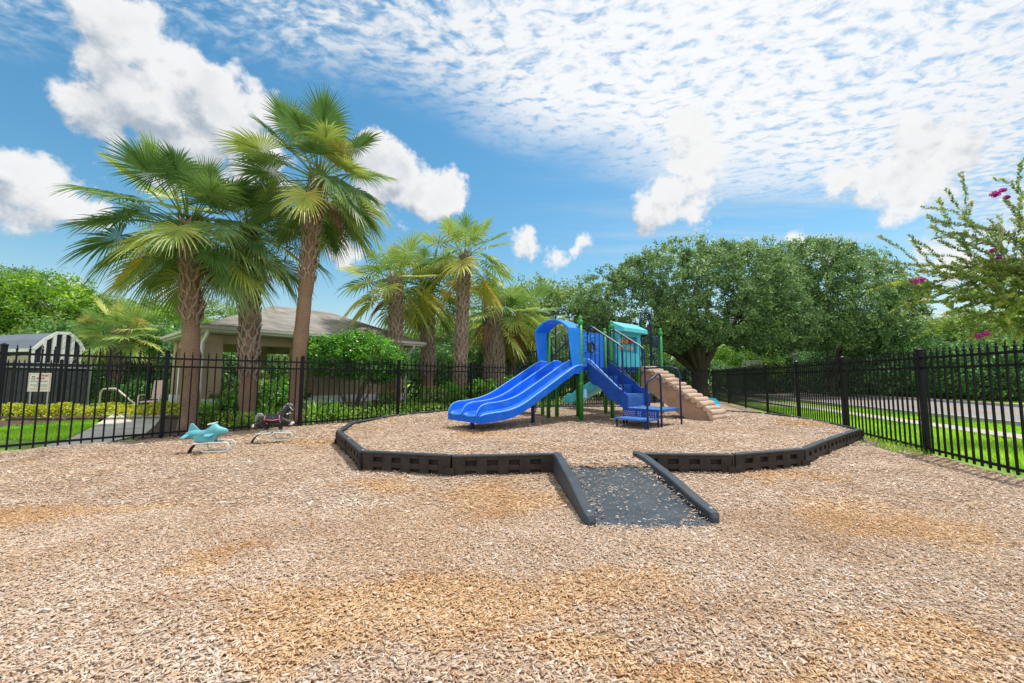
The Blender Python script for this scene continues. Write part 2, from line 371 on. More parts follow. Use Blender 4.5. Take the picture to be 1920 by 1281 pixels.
def inside(x, y, poly):
    r = np.zeros(np.shape(x), dtype=bool); n = len(poly)
    for i in range(n):
        ax, ay = poly[i][0], poly[i][1]; bx, by = poly[(i+1) % n][0], poly[(i+1) % n][1]
        c = ((ay > y) != (by > y)) & (x < (bx-ax)*(y-ay)/((by-ay) if by != ay else 1e-9)+ax)
        r ^= c
    return r
def seg_dist(x, y, poly):
    d = np.full(np.shape(x), 9.)
    for (ax, ay), (bx, by) in zip(poly[:-1], poly[1:]):
        vx, vy = bx-ax, by-ay; t = np.clip(((x-ax)*vx+(y-ay)*vy)/(vx*vx+vy*vy), 0, 1)
        d = np.minimum(d, np.hypot(x-ax-vx*t, y-ay-vy*t))
    return d
_BP = [(p.x, p.y) for p in BORD]
def hgt(x, y):
    x = np.asarray(x, dtype=float); y = np.asarray(y, dtype=float)
    return hgt0(x, y)+.018*np.clip(1-seg_dist(x, y, _BP)/.42, 0, 1)*(.6+.8*vnoise(x, y, 4.))
def hgt0(x, y):
    return .030*(vnoise(x, y, .8)-.5)+.016*(vnoise(x, y, 2.6)-.5)
# fence lines
FL = [(-10.6, 2.0), (-8.35, 3.9), (-7.50, 6.05), (-6.38, 7.6), (-4.76, 9.35), (-3.06, 11.15), (-1.27, 12.95), (.5, 14.75), (2.48, 16.06), (4.46, 17.37), (6.44, 18.68), (8.42, 19.99), (10.4, 21.3)]
FL[1] = (-8.1, 3.75)
FR = [(10.4, 21.3)]+[(4.48+.283*y, y) for y in (18.6, 15.9, 13.4, 10.95, 8.6, 6.3, 3.9, 1.6)]
PLAY = [Vector((a, b)) for a, b in FL]+[Vector((a, b)) for a, b in FR[1:]]+[Vector((4.6, -2)), Vector((-11, -2))]

# ------------------------------------------------------------------ GROUND
def sheet(name, pts, z, mat, kind='structure', label=None):
    mb = MB(); mb.add([(p[0], p[1], z) for p in pts], [tuple(range(len(pts)))])
    o = mb.build(name, mat); o['kind'] = kind
    return o
g = sheet('ground', [(-400, -60), (400, -60), (400, 900), (-400, 900)], -.03, M['turf'])
def grid_sheet(name, poly, z, mat, step, hf, seed=0):
    xs = [p[0] for p in poly]; ys = [p[1] for p in poly]
    nx = int((max(xs)-min(xs))/step)+2; ny = int((max(ys)-min(ys))/step)+2
    X, Y_ = np.meshgrid(min(xs)+np.arange(nx)*step, min(ys)+np.arange(ny)*step)
    x = X.ravel(); y = Y_.ravel(); zz = z+hf(x, y)
    V = np.stack([x, y, zz], 1)
    idx = np.arange(nx*ny).reshape(ny, nx)
    F = np.stack([idx[:-1, :-1], idx[:-1, 1:], idx[1:, 1:], idx[1:, :-1]], -1).reshape(-1, 4)
    cx = x[F].mean(1); cy = y[F].mean(1); F = F[inside(cx, cy, poly)]
    used = np.unique(F); mp = np.full(len(V), -1); mp[used] = np.arange(len(used))
    V = V[used]; F = mp[F]
    o = np_mesh(name, V, F, mat, smooth=True)
    at = o.data.attributes.new('patch', 'FLOAT', 'POINT'); at.data.foreach_set('value', patch(V[:, 0], V[:, 1]).astype(np.float32))
    o['kind'] = 'structure'; return o
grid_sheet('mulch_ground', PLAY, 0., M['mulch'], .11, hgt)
INNER = [Vector((p.x, p.y)) for p in BORD]
def hin(x, y):
    return .045*(vnoise(x+3, y, .6)-.5)+.016*(vnoise(x, y, 2.6)-.5)
ic = Vector((sum(p.x for p in INNER)/len(INNER), sum(p.y for p in INNER)/len(INNER)))
SHR = [ic+(p-ic)*.992 for p in INNER]
# the raised bed stops at the ramp gap; a small apron slopes down there
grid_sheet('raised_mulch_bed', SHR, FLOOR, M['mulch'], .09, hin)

# wood chips as real geometry
def chips(name, x, y, zf, box, smin, smax, lift=.004, patchk=1.):
    n = len(x)
    L = rng.uniform(smin, smax, n)*np.where(rng.random(n) < .08, 1.5, 1.); W = L*rng.uniform(.24, .50, n); T = rng.uniform(.0006, .0018, n)
    az = rng.normal(0, 1, n)*1.0+.35*np.sin(x*1.3+y*.7); tilt = rng.normal(0, .14, n); rollr = rng.normal(0, .20, n)
    d = np.stack([np.cos(az)*np.cos(tilt), np.sin(az)*np.cos(tilt), np.sin(tilt)], 1)
    s0 = np.stack([-np.sin(az), np.cos(az), np.zeros(n)], 1); u0 = np.cross(d, s0)
    s = s0*np.cos(rollr)[:, None]+u0*np.sin(rollr)[:, None]; u = np.cross(d, s)
    z = zf(x, y)+lift+rng.uniform(0, .008, n)+np.abs(np.sin(tilt))*L*.3
    c = np.stack([x, y, z], 1)
    hl = d*(L/2)[:, None]; hw = s*(W/2)[:, None]; ht = u*T[:, None]
    k = rng.uniform(.35, 1, n)[:, None]; k2 = rng.uniform(.05, 1, n)[:, None]
    top = [c-hl-hw*k+ht, c+hl-hw*k2+ht, c+hl+hw*k+ht, c-hl+hw*k2+ht]
    tint = np.clip(rng.normal(.50, .20, n)+.35*(vnoise(x, y, 3.)-.5)+.2*(vnoise(x, y, .8)-.5), 0, 1)
    tint = np.where(rng.random(n) < .035, .97, tint)
    pt = np.clip(patch(x, y)*patchk+rng.normal(0, .26, n)+np.where(rng.random(n) < .14, .6, 0), 0, 1)
    if box:
        bot = [p-2*ht for p in top]
        V = np.stack(top+bot, 1).reshape(-1, 3); b = np.arange(n)[:, None, None]*8
        q = np.array([[0, 1, 2, 3], [1, 0, 4, 5], [2, 1, 5, 6], [3, 2, 6, 7], [0, 3, 7, 4]])
        F = (b+q[None]).reshape(-1, 4); rep = 5
    else:
        V = np.stack(top, 1).reshape(-1, 3); F = np.arange(n*4).reshape(-1, 4); rep = 1
    o = np_mesh(name, V, F, M['chips'], tint=np.repeat(tint, rep))
    at = o.data.attributes.new('patch', 'FLOAT', 'FACE'); at.data.foreach_set('value', np.repeat(pt, rep).astype(np.float32))
    o['kind'] = 'stuff'; return o
def scatter(y0, y1, dens, mask):
    A = (y1-y0)*2*(1.35*y1+1.5); n = int(A*dens)
    y = rng.uniform(y0, y1, n); x = rng.uniform(-1, 1, n)*(1.35*y1+1.5)
    k = (np.abs(x) < 1.3*y+1.6) & mask(x, y); return x[k], y[k]
mout = lambda x, y: inside(x, y, PLAY) & ~inside(x, y, INNER)
inn = lambda x, y: inside(x, y, SHR)
x, y = scatter(.9, 3.6, 8200, mout); tag(chips('wood_chips', x, y, hgt, True, .009, .027), 'loose tan wood chips nearest the camera', 'wood chips')
x, y = scatter(3.6, 6.8, 3600, mout); tag(chips('wood_chips', x, y, hgt, False, .014, .036), 'loose tan wood chips around the ramp and border', 'wood chips')
x, y = scatter(6.8, 13.5, 900, mout); tag(chips('wood_chips', x, y, hgt, False, .028, .06), 'loose wood chips along the fences outside the border', 'wood chips')
x, y = scatter(4.8, 8.2, 3000, inn); tag(chips('wood_chips', x, y, lambda a, b: FLOOR+hin(a, b), False, .016, .040, patchk=1.), 'loose wood chips inside the front of the black border', 'wood chips')
x, y = scatter(8.2, 13.3, 1000, inn); tag(chips('wood_chips', x, y, lambda a, b: FLOOR+hin(a, b), False, .028, .055), 'loose wood chips under the play structure', 'wood chips')

# ------------------------------------------------------------------ BORDER SEGMENTS
def border_seg(name, a, b, h=BH, first=True, gap=.006):
    """one interlocking playground border: body with sockets, notched foot, lip on top, lap end"""
    a = Vector((a.x, a.y, 0)); b = Vector((b.x, b.y, 0)); L = (b-a).length
    rz = math.atan2(b.y-a.y, b.x-a.x)
    root = empty(name, a+Vector((0, 0, random.uniform(-.006, .004))), rz+random.uniform(-.006, .006))
    T = .066  # thickness, outward face at y = -T/2..
    # find outward side
    mid = (a+b)/2; out = Vector((math.sin(rz), -math.cos(rz), 0)); sgn = 1 if (mid-Vector((ic.x, ic.y, 0))).dot(out) > 0 else -1
    x0, x1 = gap, L-gap; lap = .075
    bx0 = -.05
    # columns between sockets
    n = 4; pitch = (L-2*.09)/n; w = pitch*.5
    xs = [x0]; holes = []
    for i in range(n):
        c = .09+pitch*(i+.5); holes.append((c-w/2, c+w/2))
    body = MB()
    zb, z1, z2, z3, z4 = bx0, .062, h-.118, h-.062, h-.020
    edges = [x0]+[e for hh in holes for e in hh]+[x1]
    for i in range(0, len(edges), 2):
        body.box((edges[i], -T/2, zb), (edges[i+1], T/2, h-.022))
    for hh in holes:
        body.box((hh[0]+.0005, -T/2+.001, z1), (hh[1]-.0005, T/2-.001, z2))
        body.box((hh[0]+.0005, -T/2+.001, z3), (hh[1]-.0005, T/2-.001, h-.0225))
        pass
    body.box((x0+.002, -.004+sgn*.02, zb), (x1-.002, .004+sgn*.02, h-.03))
    # lap block at the far end, on the outer side
    yo = -sgn*0 + (-(T/2+.016) if sgn > 0 else T/2)
    body.box((x1-lap, yo if sgn > 0 else T/2, zb+.02), (x1+.055, (yo+.016) if sgn > 0 else T/2+.016, h*.42))
    body.box((x1-.02, yo if sgn > 0 else T/2, h*.42), (x1-.004, (yo+.016) if sgn > 0 else T/2+.016, h-.03))
    # drain spike ribs and moulding step
    body.build('body', M['border'], root, bevel=.004)
    cap = MB(); cap.box((x0-.002, -T/2-.007, h-.022), (x1+.002, T/2+.007, h))
    cap.build('top_lip', M['curb'], root, bevel=.006)
    pin = MB(); pin.lathe([(.016, 0), (.016, .006), (.008, .010)], (x1-.03, 0, h), 10)
    pin.build('stake_head', M['lampgrey'], root, smooth=False)
    return root
segs = []
for i in range(len(BORD)-1):
    a, b = BORD[i], BORD[i+1]; L = (b-a).length; n = max(1, round(L/1.22))
    for k in range(n): segs.append((a.lerp(b, k/n), a.lerp(b, (k+1)/n)))
nseg = len(segs)
words_r = ['black border piece right of the ramp, joined to the right ramp curb', 'second black border piece to the right of the ramp', 'black border piece after the bend, third right of the ramp', 'fourth black border piece right of the ramp', 'black border piece ending at the sharp right corner by the fence']
words_l = ['black border piece left of the ramp, joined to the left ramp curb', 'second black border piece to the left of the ramp', 'black border piece at the front left bend of the play bed', 'black border piece at the far left end of the play bed']
ORD = ['first', 'second', 'third', 'fourth', 'fifth', 'sixth', 'seventh', 'eighth', 'ninth', 'tenth', 'eleventh', 'twelfth', 'thirteenth', 'fourteenth', 'fifteenth', 'sixteenth', 'seventeenth', 'eighteenth', 'nineteenth', 'twentieth']
for i, (a, b) in enumerate(segs):
    o = border_seg('border_timber', a, b)
    if i < 5: lb = words_r[i]
    elif nseg-1-i < 4: lb = words_l[nseg-1-i]
    else: lb = '%s low black border piece along the back, counted from the right corner' % ORD[min(19, i-5)]
    tag(o, lb, 'border piece', 'black border pieces around the play bed')

# ------------------------------------------------------------------ RAMP
RL0, RL1 = G(1045, 851, BH), Vector((.60, 3.17, 0)); RR0, RR1 = G(1196, 848, BH), Vector((1.575, 3.26, 0))
rp = empty('access_ramp', ((RL0.x+RR0.x)/2, (RL0.y+RR0.y)/2, 0), 0, 'slate grey plastic access ramp strewn with chips, rising to the play bed', 'ramp')
base = rp.location
def curb(p0, p1):
    p0 = Vector((p0.x, p0.y, 0))-base; p1 = Vector((p1.x, p1.y, 0))-base
    d = (p1-p0); L = d.length; d.normalize(); s = Vector((-d.y, d.x, 0)); w = .049
    rings = []
    prof = [(-.05, BH+.006), (.03, BH+.006), (.3, BH), (L*.55, .185), (L*.86, .112), (L*.95, .10), (L*.985, .088), (L, .05)]
    for q, z in prof:
        ww = w*(.80 if q > L*.97 else 1.)*(.55 if q >= L else 1.)
        c = p0+d*q
        rings.append([c-s*ww+Vector((0, 0, -.06)), c+s*ww+Vector((0, 0, -.06)), c+s*ww+Vector((0, 0, z-.012)), c+s*(ww-.012)+Vector((0, 0, z)), c-s*(ww-.012)+Vector((0, 0, z)), c-s*ww+Vector((0, 0, z-.012))])
    mb = MB(); mb.loft(rings)
    o = mb.build('curb', M['curb'], rp, bevel=.006)
    m2 = MB(); c = p0+d*(L*.955); m2.lathe([(.016, .096), (.016, .106), (.006, .110)], c, 10)
    m2.build('bolt_head', M['lampgrey'], o); return o
curb(RL0, RL1); curb(RR0, RR1)
mb = MB(); rows = 46
l0 = Vector((RL0.x+.03, RL0.y-.28, .165)); r0 = Vector((RR0.x-.03, RR0.y-.30, .165)); l1 = Vector((RL1.x+.06, RL1.y-.09, .012)); r1 = Vector((RR1.x-.05, RR1.y-.04, .012))
vs = []
for i in range(rows+1):
    t = i/rows; zz = .165*(1-t)**1.15+.012; rib = .006 if (i % 3 == 0 and 3 < i < rows-4) else 0
    a = l0.lerp(l1, t); b = r0.lerp(r1, t)
    for k in range(9):
        p = a.lerp(b, k/8)-Vector(base); vs.append((p.x, p.y, zz+rib))
fs = [(i*9+k, i*9+k+1, (i+1)*9+k+1, (i+1)*9+k) for i in range(rows) for k in range(8)]
mb.add(vs, fs)
e0 = [l1-Vector(base), r1-Vector(base)]
mb.add([e0[0], e0[1], e0[1]+Vector((0, 0, -.05)), e0[0]+Vector((0, 0, -.05))], [(0, 1, 2, 3)])
mb.build('mat', M['mat'], rp)
# chips lying on the mat
n = 5200; t = rng.random(n)**1.0; k = rng.random(n)
edge = np.minimum(k, 1-k); xx = (l0.x+(l1.x-l0.x)*t)*(1-k)+(r0.x+(r1.x-r0.x)*t)*k; yy = (l0.y+(l1.y-l0.y)*t)*(1-k)+(r0.y+(r1.y-r0.y)*t)*k
keep = rng.random(n) < (.20+.9*np.clip(.20-edge, 0, 1)*5*(1-.75*t)+.85*np.clip(vnoise(xx, yy, 5.)-.60, 0, 1)*3+.6*np.clip(.12-t, 0, 1)*8)*(1-.45*t)
xx, yy, t = xx[keep], yy[keep], t[keep]
tag(chips('wood_chips', xx, yy, lambda a, b: np.interp(-b, [-l0.y, -l1.y], [.19, .016]), False, .010, .026, lift=.002, patchk=.3), 'scattered pale wood chips lying on the grey ramp mat', 'wood chips')
# mulch apron in the gap above the mat
ap = [Vector((RL0.x-.0, RL0.y+.15)), Vector((RR0.x, RR0.y+.15)), Vector((RR0.x, RR0.y-.38)), Vector((RL0.x, RL0.y-.34))]
grid_sheet('mulch_apron', ap, .19, M['mulch'], .06, lambda a, b: -.02*np.clip(5.0-b, 0, 1)*2)
n = 2600; xx = rng.uniform(RL0.x+.04, RR0.x-.04, n); yy = rng.uniform(RL0.y-.42, RL0.y+.2, n)
k = rng.random(n) < np.clip((yy-(RL0.y-.46))*4, .0, 1)*(.7+.6*vnoise(xx, yy, 6.))
tag(chips('wood_chips', xx[k], yy[k], lambda a, b: .192-.04*np.clip(4.95-b, 0, 1), False, .02, .045), 'loose wood chips spilling over the top end of the ramp', 'wood chips')

# ------------------------------------------------------------------ FENCES
def bay(a, b, zb=0., H=1.5, up=1):
    """rails and pickets between two posts (local coords)"""
    mb = MB(); d = (b-a); L = d.length; d.normalize()
    for z, hh in ((1.44, .035), (1.29, .035), (.085, .035)):
        mb.bar(a+Vector((0, 0, zb+z)), b+Vector((0, 0, zb+z)), .030, hh)
    n = int(L/.122)
    for i in range(1, n):
        p = a+d*(L*i/n); w = .0105
        s = Vector((-d.y, d.x, 0))
        c = [p-d*w-s*w, p+d*w-s*w, p+d*w+s*w, p-d*w+s*w]
        vs = []
        for z, k in ((.02, 1), (1.505, 1), (1.508, 1.5), (1.522, 1.5), (1.525, .45), (1.535, .45), (1.548, .95), (1.585, .08)):
            for q in c: vs.append(p+(q-p)*k+Vector((0, 0, zb+z)))
        fs = []
        for r_ in range(7):
            for k in range(4):
                k2 = (k+1) % 4; fs.append((r_*4+k, r_*4+k2, (r_+1)*4+k2, (r_+1)*4+k))
        fs.append((28, 29, 30, 31)); mb.add(vs, fs)
    return mb
def fence(name, pts, label, zb=0., postw=.068, skip_last=False, group=None):
    root = empty(name, (pts[0][0], pts[0][1], 0), 0, label, 'fence', group)
    o = Vector((pts[0][0], pts[0][1], 0))
    P = [Vector((p[0], p[1], 0))-o for p in pts]
    for i in range(len(P)-1):
        bay(P[i], P[i+1], zb).build('fence_panel', M['fence'], root)
    for i, p in enumerate(P):
        if skip_last and i == len(P)-1: continue
        rz = math.atan2((P[min(i+1, len(P)-1)]-P[max(i-1, 0)]).y, (P[min(i+1, len(P)-1)]-P[max(i-1, 0)]).x)
        Mx = Matrix.Translation(p) @ Matrix.Rotation(rz, 4, 'Z'); w = postw/2
        mb = MB(); mb.box((-w, -w, zb-.05), (w, w, zb+1.555), Mx); mb.box((-w-.006, -w-.006, zb+1.555), (w+.006, w+.006, zb+1.575), Mx)
        c = Mx @ Vector((0, 0, zb+1.60))
        mb.add([Mx @ Vector((-w, -w, zb+1.575)), Mx @ Vector((w, -w, zb+1.575)), Mx @ Vector((w, w, zb+1.575)), Mx @ Vector((-w, w, zb+1.575)), c], [(0, 1, 4), (1, 2, 4), (2, 3, 4), (3, 0, 4)])
        mb.build('post', M['fence'], root, bevel=.003)
    return root
fence('metal_fence', FL, 'black spear topped metal fence along the left and back, in front of the palms', skip_last=True)
fence('metal_fence', FR, 'black spear topped metal fence along the right side beside the road')
POOLF = [G(-90, 800), Vector((-11.5, 11.9, 0)), Vector((-9.0, 12.6, 0)), Vector((-8.6, 15, 0)), Vector((-8.3, 18, 0))]
pf = [(-17.5, 10.6), (-15.1, 11.1), (-12.7, 11.6), (-12.3, 14.0), (-12.0, 16.4), (-9.6, 17.0), (-7.2, 17.6)]
fence('metal_fence', pf, 'smaller looking black fence behind the yellow hedge, around the pool yard', zb=-.02)

# ------------------------------------------------------------------ GROUND SURFACES OUTSIDE
def strip(name, pts, z, mat): return sheet(name, pts, z, mat)
# left: path, lawn, planting beds
strip('path', [G(-120, 905), G(0, 866), G(120, 842), G(215, 826), G(272, 813), G(292, 796), G(300, 785), G(302, 775), G(214, 775), G(192, 788), G(170, 802), G(130, 822), G(60, 842), G(-10, 855), G(-120, 872)], -.004, M['concrete'])
sheet('planting_bed', [G(272, 815), G(300, 777), Vector((-8.6, 12.2, 0)), Vector((-5.5, 15.2, 0)), Vector((.5, 20, 0)), Vector((9.5, 26, 0)), Vector((10.6, 21.6, 0)), Vector((.5, 14.9, 0)), Vector((-4.8, 9.45, 0)), Vector((-6.4, 7.72, 0)), Vector((-6.75, 7.4, 0))], -.010, M['soil'])
sheet('hedge_bed', [G(-200, 812), G(0, 799), G(190, 786), G(300, 777), Vector((-8.6, 12.2, 0)), Vector((-20, 11.3, 0))], -.014, M['soil'])
LAWN = [G(-200, 880), G(-10, 853), G(60, 840), G(130, 820), G(168, 801), G(188, 787), G(0, 802), G(-200, 816)]
# right: verge, pavement, verge, road with kerbs and lines
def rline(f, y0=-4, y1=90, n=24):
    return [(f(y0+(y1-y0)*i/n), y0+(y1-y0)*i/n) for i in range(n+1)]
def band(name, f0, f1, z, mat, y0=-4, y1=90):
    a = rline(f0, y0, y1); b = rline(f1, y0, y1); n = len(a)
    mb = MB(); mb.add([(*p, z) for p in a]+[(*p, z) for p in b], [(i, n+i, n+i+1, i+1) for i in range(n-1)])
    o = mb.build(name, mat); o['kind'] = 'structure'; return o
bend = lambda y: .0016*y*y
fs0 = lambda y: 8.15+.16*y+bend(y); fs1 = lambda y: 8.85+.16*y+bend(y)
fr0 = lambda y: 10.9+.13*y+bend(y); fr1 = lambda y: 19.0+.085*y+bend(y); frc = lambda y: (fr0(y)+fr1(y))/2
band('pavement', fs0, fs1, .02, M['pavement']); band('road', fr0, fr1, -.012, M['asphalt'])
band('road_marking', lambda y: frc(y)-.28, lambda y: frc(y)-.13, -.006, M['line']); band('road_marking', lambda y: frc(y)+.13, lambda y: frc(y)+.28, -.006, M['line'])
for f, s in ((fr0, -1), (fr1, 1)):
    a = rline(f); mb = MB()
    for i in range(len(a)-1):
        p = Vector((*a[i], 0)); q = Vector((*a[i+1], 0)); x = Vector((.16*s, 0, 0))
        z = Vector((0, 0, .11)); dn = Vector((0, 0, -.05))
        mb.add([p+dn, q+dn, q+z, p+z, p+x+z, q+x+z, p+x+dn, q+x+dn], [(0, 1, 2, 3), (3, 2, 5, 4), (4, 5, 7, 6)])
    o = mb.build('kerb', M['pavement']); o['kind'] = 'structure'
# grass blades
def blades(name, x, y, z0, hmin, hmax, w, mat, label):
    n = len(x); az = rng.uniform(0, 2*math.pi, n); h = rng.uniform(hmin, hmax, n); ln = rng.normal(0, .35, (n, 2))
    s = np.stack([np.cos(az), np.sin(az), np.zeros(n)], 1)*w/2
    b = np.stack([x, y, np.full(n, z0)], 1); t = b+np.stack([ln[:, 0]*h, ln[:, 1]*h, h], 1)
    V = np.stack([b-s, b+s, t+s*.2, t-s*.2], 1).reshape(-1, 3)
    o = np_mesh(name, V, np.arange(n*4).reshape(-1, 4), mat, tint=np.clip(rng.normal(.5, .18, n)+.5*(vnoise(x, y, 1.1)-.5), 0, 1))
    tag(o, label, 'grass', kind='stuff'); return o
n = 46000; y = rng.uniform(7.4, 10.4, n); x = rng.uniform(-12.5, -6.4, n); k = inside(x, y, LAWN)
blades('grass', x[k], y[k], -.02, .03, .07, .012, M['grassblade'], 'bright green lawn behind the left fence beside the path')
n = 90000; y = 4+12*rng.random(n)**1.2; x = 4.7+.283*y+rng.random(n)*7.2; k = (~((x > fs0(y)) & (x < fs1(y)))) & (x < fr0(y)-.2)
blades('grass', x[k], y[k], -.02, .03, .075, .014, M['grassblade'], 'mown green verge between the right fence and the road')
# weeds poking in at the border corner
n = 500; y = rng.uniform(6.2, 7.8, n); x = 4.48+.283*y-rng.random(n)**2*.5
blades('weeds', x, y, 0, .03, .11, .014, M['grassblade'], 'small green weeds at the foot of the right fence')
# ------------------------------------------------------------------ FOLIAGE TOOLS
def leaf_arrays(P, size, Nrm=None, asp=.5, jit=1.0):
    n = len(P); d = rng.normal(0, 1, (n, 3)); d /= np.linalg.norm(d, axis=1)[:, None]
    q = rng.normal(0, 1, (n, 3))
    if Nrm is not None: q = q*jit+Nrm*1.2
    s = np.cross(d, q); s /= np.linalg.norm(s, axis=1)[:, None]+1e-9
    L = size*rng.uniform(.7, 1.3, n)[:, None]; W = L*asp
    V = np.stack([P-d*L/2, P+s*W/2, P+d*L/2, P-s*W/2], 1).reshape(-1, 3)
    return V
def crown(name, blobs, n_clump, n_leaf, size, clump_r, mat, parent=None, asp=.5, seed=0, hollow=.72, gaps=.0, flat=1., yellow=0.):
    """blobs: (cx,cy,cz,rx,ry,rz); leaves in clumps over and inside the blobs"""
    w = np.array([b[3]*b[4]+b[4]*b[5]+b[3]*b[5] for b in blobs]); w = w/w.sum()
    cs = []; tn = []
    B = np.array(blobs)
    pick = rng.choice(len(blobs), n_clump, p=w)
    d = rng.normal(0, 1, (n_clump, 3)); d /= np.linalg.norm(d, axis=1)[:, None]
    rad = hollow+(1.04-hollow)*rng.random(n_clump)**.6
    rad = rad*(.84+.34*vnoise(d[:, 0]*2.2+pick*3.1, d[:, 2]*2.2+d[:, 1], 1.))
    c = B[pick, :3]+d*B[pick, 3:6]*rad[:, None]
    # drop clumps deep inside another blob
    deep = np.zeros(n_clump, bool)
    for b in B:
        q = (((c-b[:3])/b[3:6])**2).sum(1); deep |= q < .45
    c = c[~deep]; d = d[~deep]
    if gaps > 0:
        nz = vnoise(c[:, 0]+c[:, 1]*.7, c[:, 2], .9); k = nz > gaps; c = c[k]; d = d[k]
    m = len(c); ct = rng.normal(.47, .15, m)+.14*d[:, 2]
    cr = clump_r*rng.uniform(.6, 1.4, m)
    off = rng.normal(0, .5, (m, n_leaf, 3))*cr[:, None, None]*np.array([1, 1, flat])
    P = (c[:, None]+off).reshape(-1, 3)
    nr = np.repeat(d, n_leaf, 0)+np.array([0, 0, .6])
    V = leaf_arrays(P, size, nr, asp)
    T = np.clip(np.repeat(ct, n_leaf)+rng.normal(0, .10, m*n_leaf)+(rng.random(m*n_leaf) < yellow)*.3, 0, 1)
    return np_mesh(name, V, np.arange(len(P)*4).reshape(-1, 4), mat, parent, tint=T), c
def limbs(mb, base, r0, h, targets, seed=1, nmain=5, spread=1.):
    """trunk that forks into limbs ending near some of the targets"""
    rs = random.Random(seed); base = Vector(base); top = base+Vector((rs.uniform(-.1, .1), rs.uniform(-.1, .1), h))
    mb.tube([base+Vector((0, 0, -.1)), base+Vector((0, 0, .12*h)), base.lerp(top, .55), top], [r0*1.5, r0*1.12, r0, r0*1.05], 10)
    idx = list(range(len(targets))); rs.shuffle(idx)
    mains = []
    for i in range(nmain):
        t = Vector(targets[idx[i % len(idx)]]); a = top+Vector((0, 0, -.1*h))
        m1 = a.lerp(t, .3)+Vector((0, 0, .10*(t-a).length)); m2 = a.lerp(t, .65)+Vector((rs.uniform(-.2, .2), rs.uniform(-.2, .2), .08*(t-a).length))
        mb.tube([a, m1, m2, t], [r0*.62, r0*.46, r0*.26, r0*.06], 7); mains += [(m1, r0*.35), (m2, r0*.2)]
    for i in idx[nmain:nmain+26]:
        t = Vector(targets[i]); a, r = min(mains, key=lambda q: (q[0]-t).length)
        mid = a.lerp(t, .5)+Vector((rs.uniform(-.15, .15), rs.uniform(-.15, .15), .1))
        mb.tube([a, mid, t], [r*.8, r*.45, .012], 5)
# ------------------------------------------------------------------ PALMS
def ribbon(V, F, T, pts, ws, side, t):
    n0 = len(V)
    for p, w, s in zip(pts, ws, side):
        V.append(p-s*w/2); V.append(p+s*w/2)
    for i in range(len(pts)-1):
        F.append((n0+2*i, n0+2*i+1, n0+2*i+3, n0+2*i+2)); T.append(t)
def frond(V, F, T, base, az, el, pet, L, tint, droop=.35, nl=40, spread=138, rs=random, fold=.22, wk=1.):
    d = Vector((math.cos(az)*math.cos(el), math.sin(az)*math.cos(el), math.sin(el)))
    side = Vector((-math.sin(az), math.cos(az), 0)); up = side.cross(d)*-1
    # petiole curves down a little
    pts = []; p = Vector(base); dd = d.copy(); seg = 5
    for i in range(seg+1):
        pts.append(p.copy()); dd = (dd+Vector((0, 0, -.028*(1-abs(el)/1.7)*3*pet/1.2))).normalized(); p = p+dd*(pet/seg)
    for off in (0, 1):
        sd = side if off == 0 else up
        ribbon(V, F, T, pts, [.045, .034, .028, .024, .02, .02], [sd]*6, min(1, tint*.8+.12))
    H = pts[-1]; f = dd.normalized(); upn = f.cross(side).normalized()
    if upn.z < 0: upn = -upn
    # fan tilts downward relative to petiole
    f2 = (f-Vector((0, 0, .08+.22*droop))).normalized(); tw = rs.uniform(-.35, .35)
    s2 = (side*math.cos(tw)+upn*math.sin(tw)).normalized(); upn = s2.cross(f2).normalized()
    if upn.z < 0: upn = -upn
    A = R(spread); dth = 2*A/nl
    for i in range(nl):
        a = -A+dth*(i+.5); k = abs(a)/A
        ln = L*(1-.30*k**1.8)*rs.uniform(.9, 1.05)
        c = .34*L*(1-k)**1.0
        o = H+f2*c+Vector((0, 0, -droop*c*c*.8))
        a2 = a*(.72+.28*k)
        dl = (f2*math.cos(a2)+s2*math.sin(a2)+upn*fold*(1-.3*k)).normalized()
        sl = upn.cross(dl).normalized(); tilt = .5 if i % 2 else -.5
        sl = (sl+upn*tilt).normalized()
        ps = []; ws = []; sd = []
        dr = droop*rs.uniform(.5, 1.4)*.70
        for q in (0, .22, .45, .68, .86, 1.0):
            r_ = ln*q
            ps.append(o+dl*r_+Vector((0, 0, -dr*ln*(q**2.6)*.75)))
            w = min(max(r_, .02)*dth*1.15+.006, (L*.045+.004)*wk)*(1 if q < .5 else max(.10, 1-(q-.5)/.5*.92)); ws.append(w); sd.append(sl)
        tt = min(1, max(0, tint+rs.uniform(-.05, .05)+(.10*k if tint > .6 else 0)))
        ribbon(V, F, T, ps, ws, sd, tt)
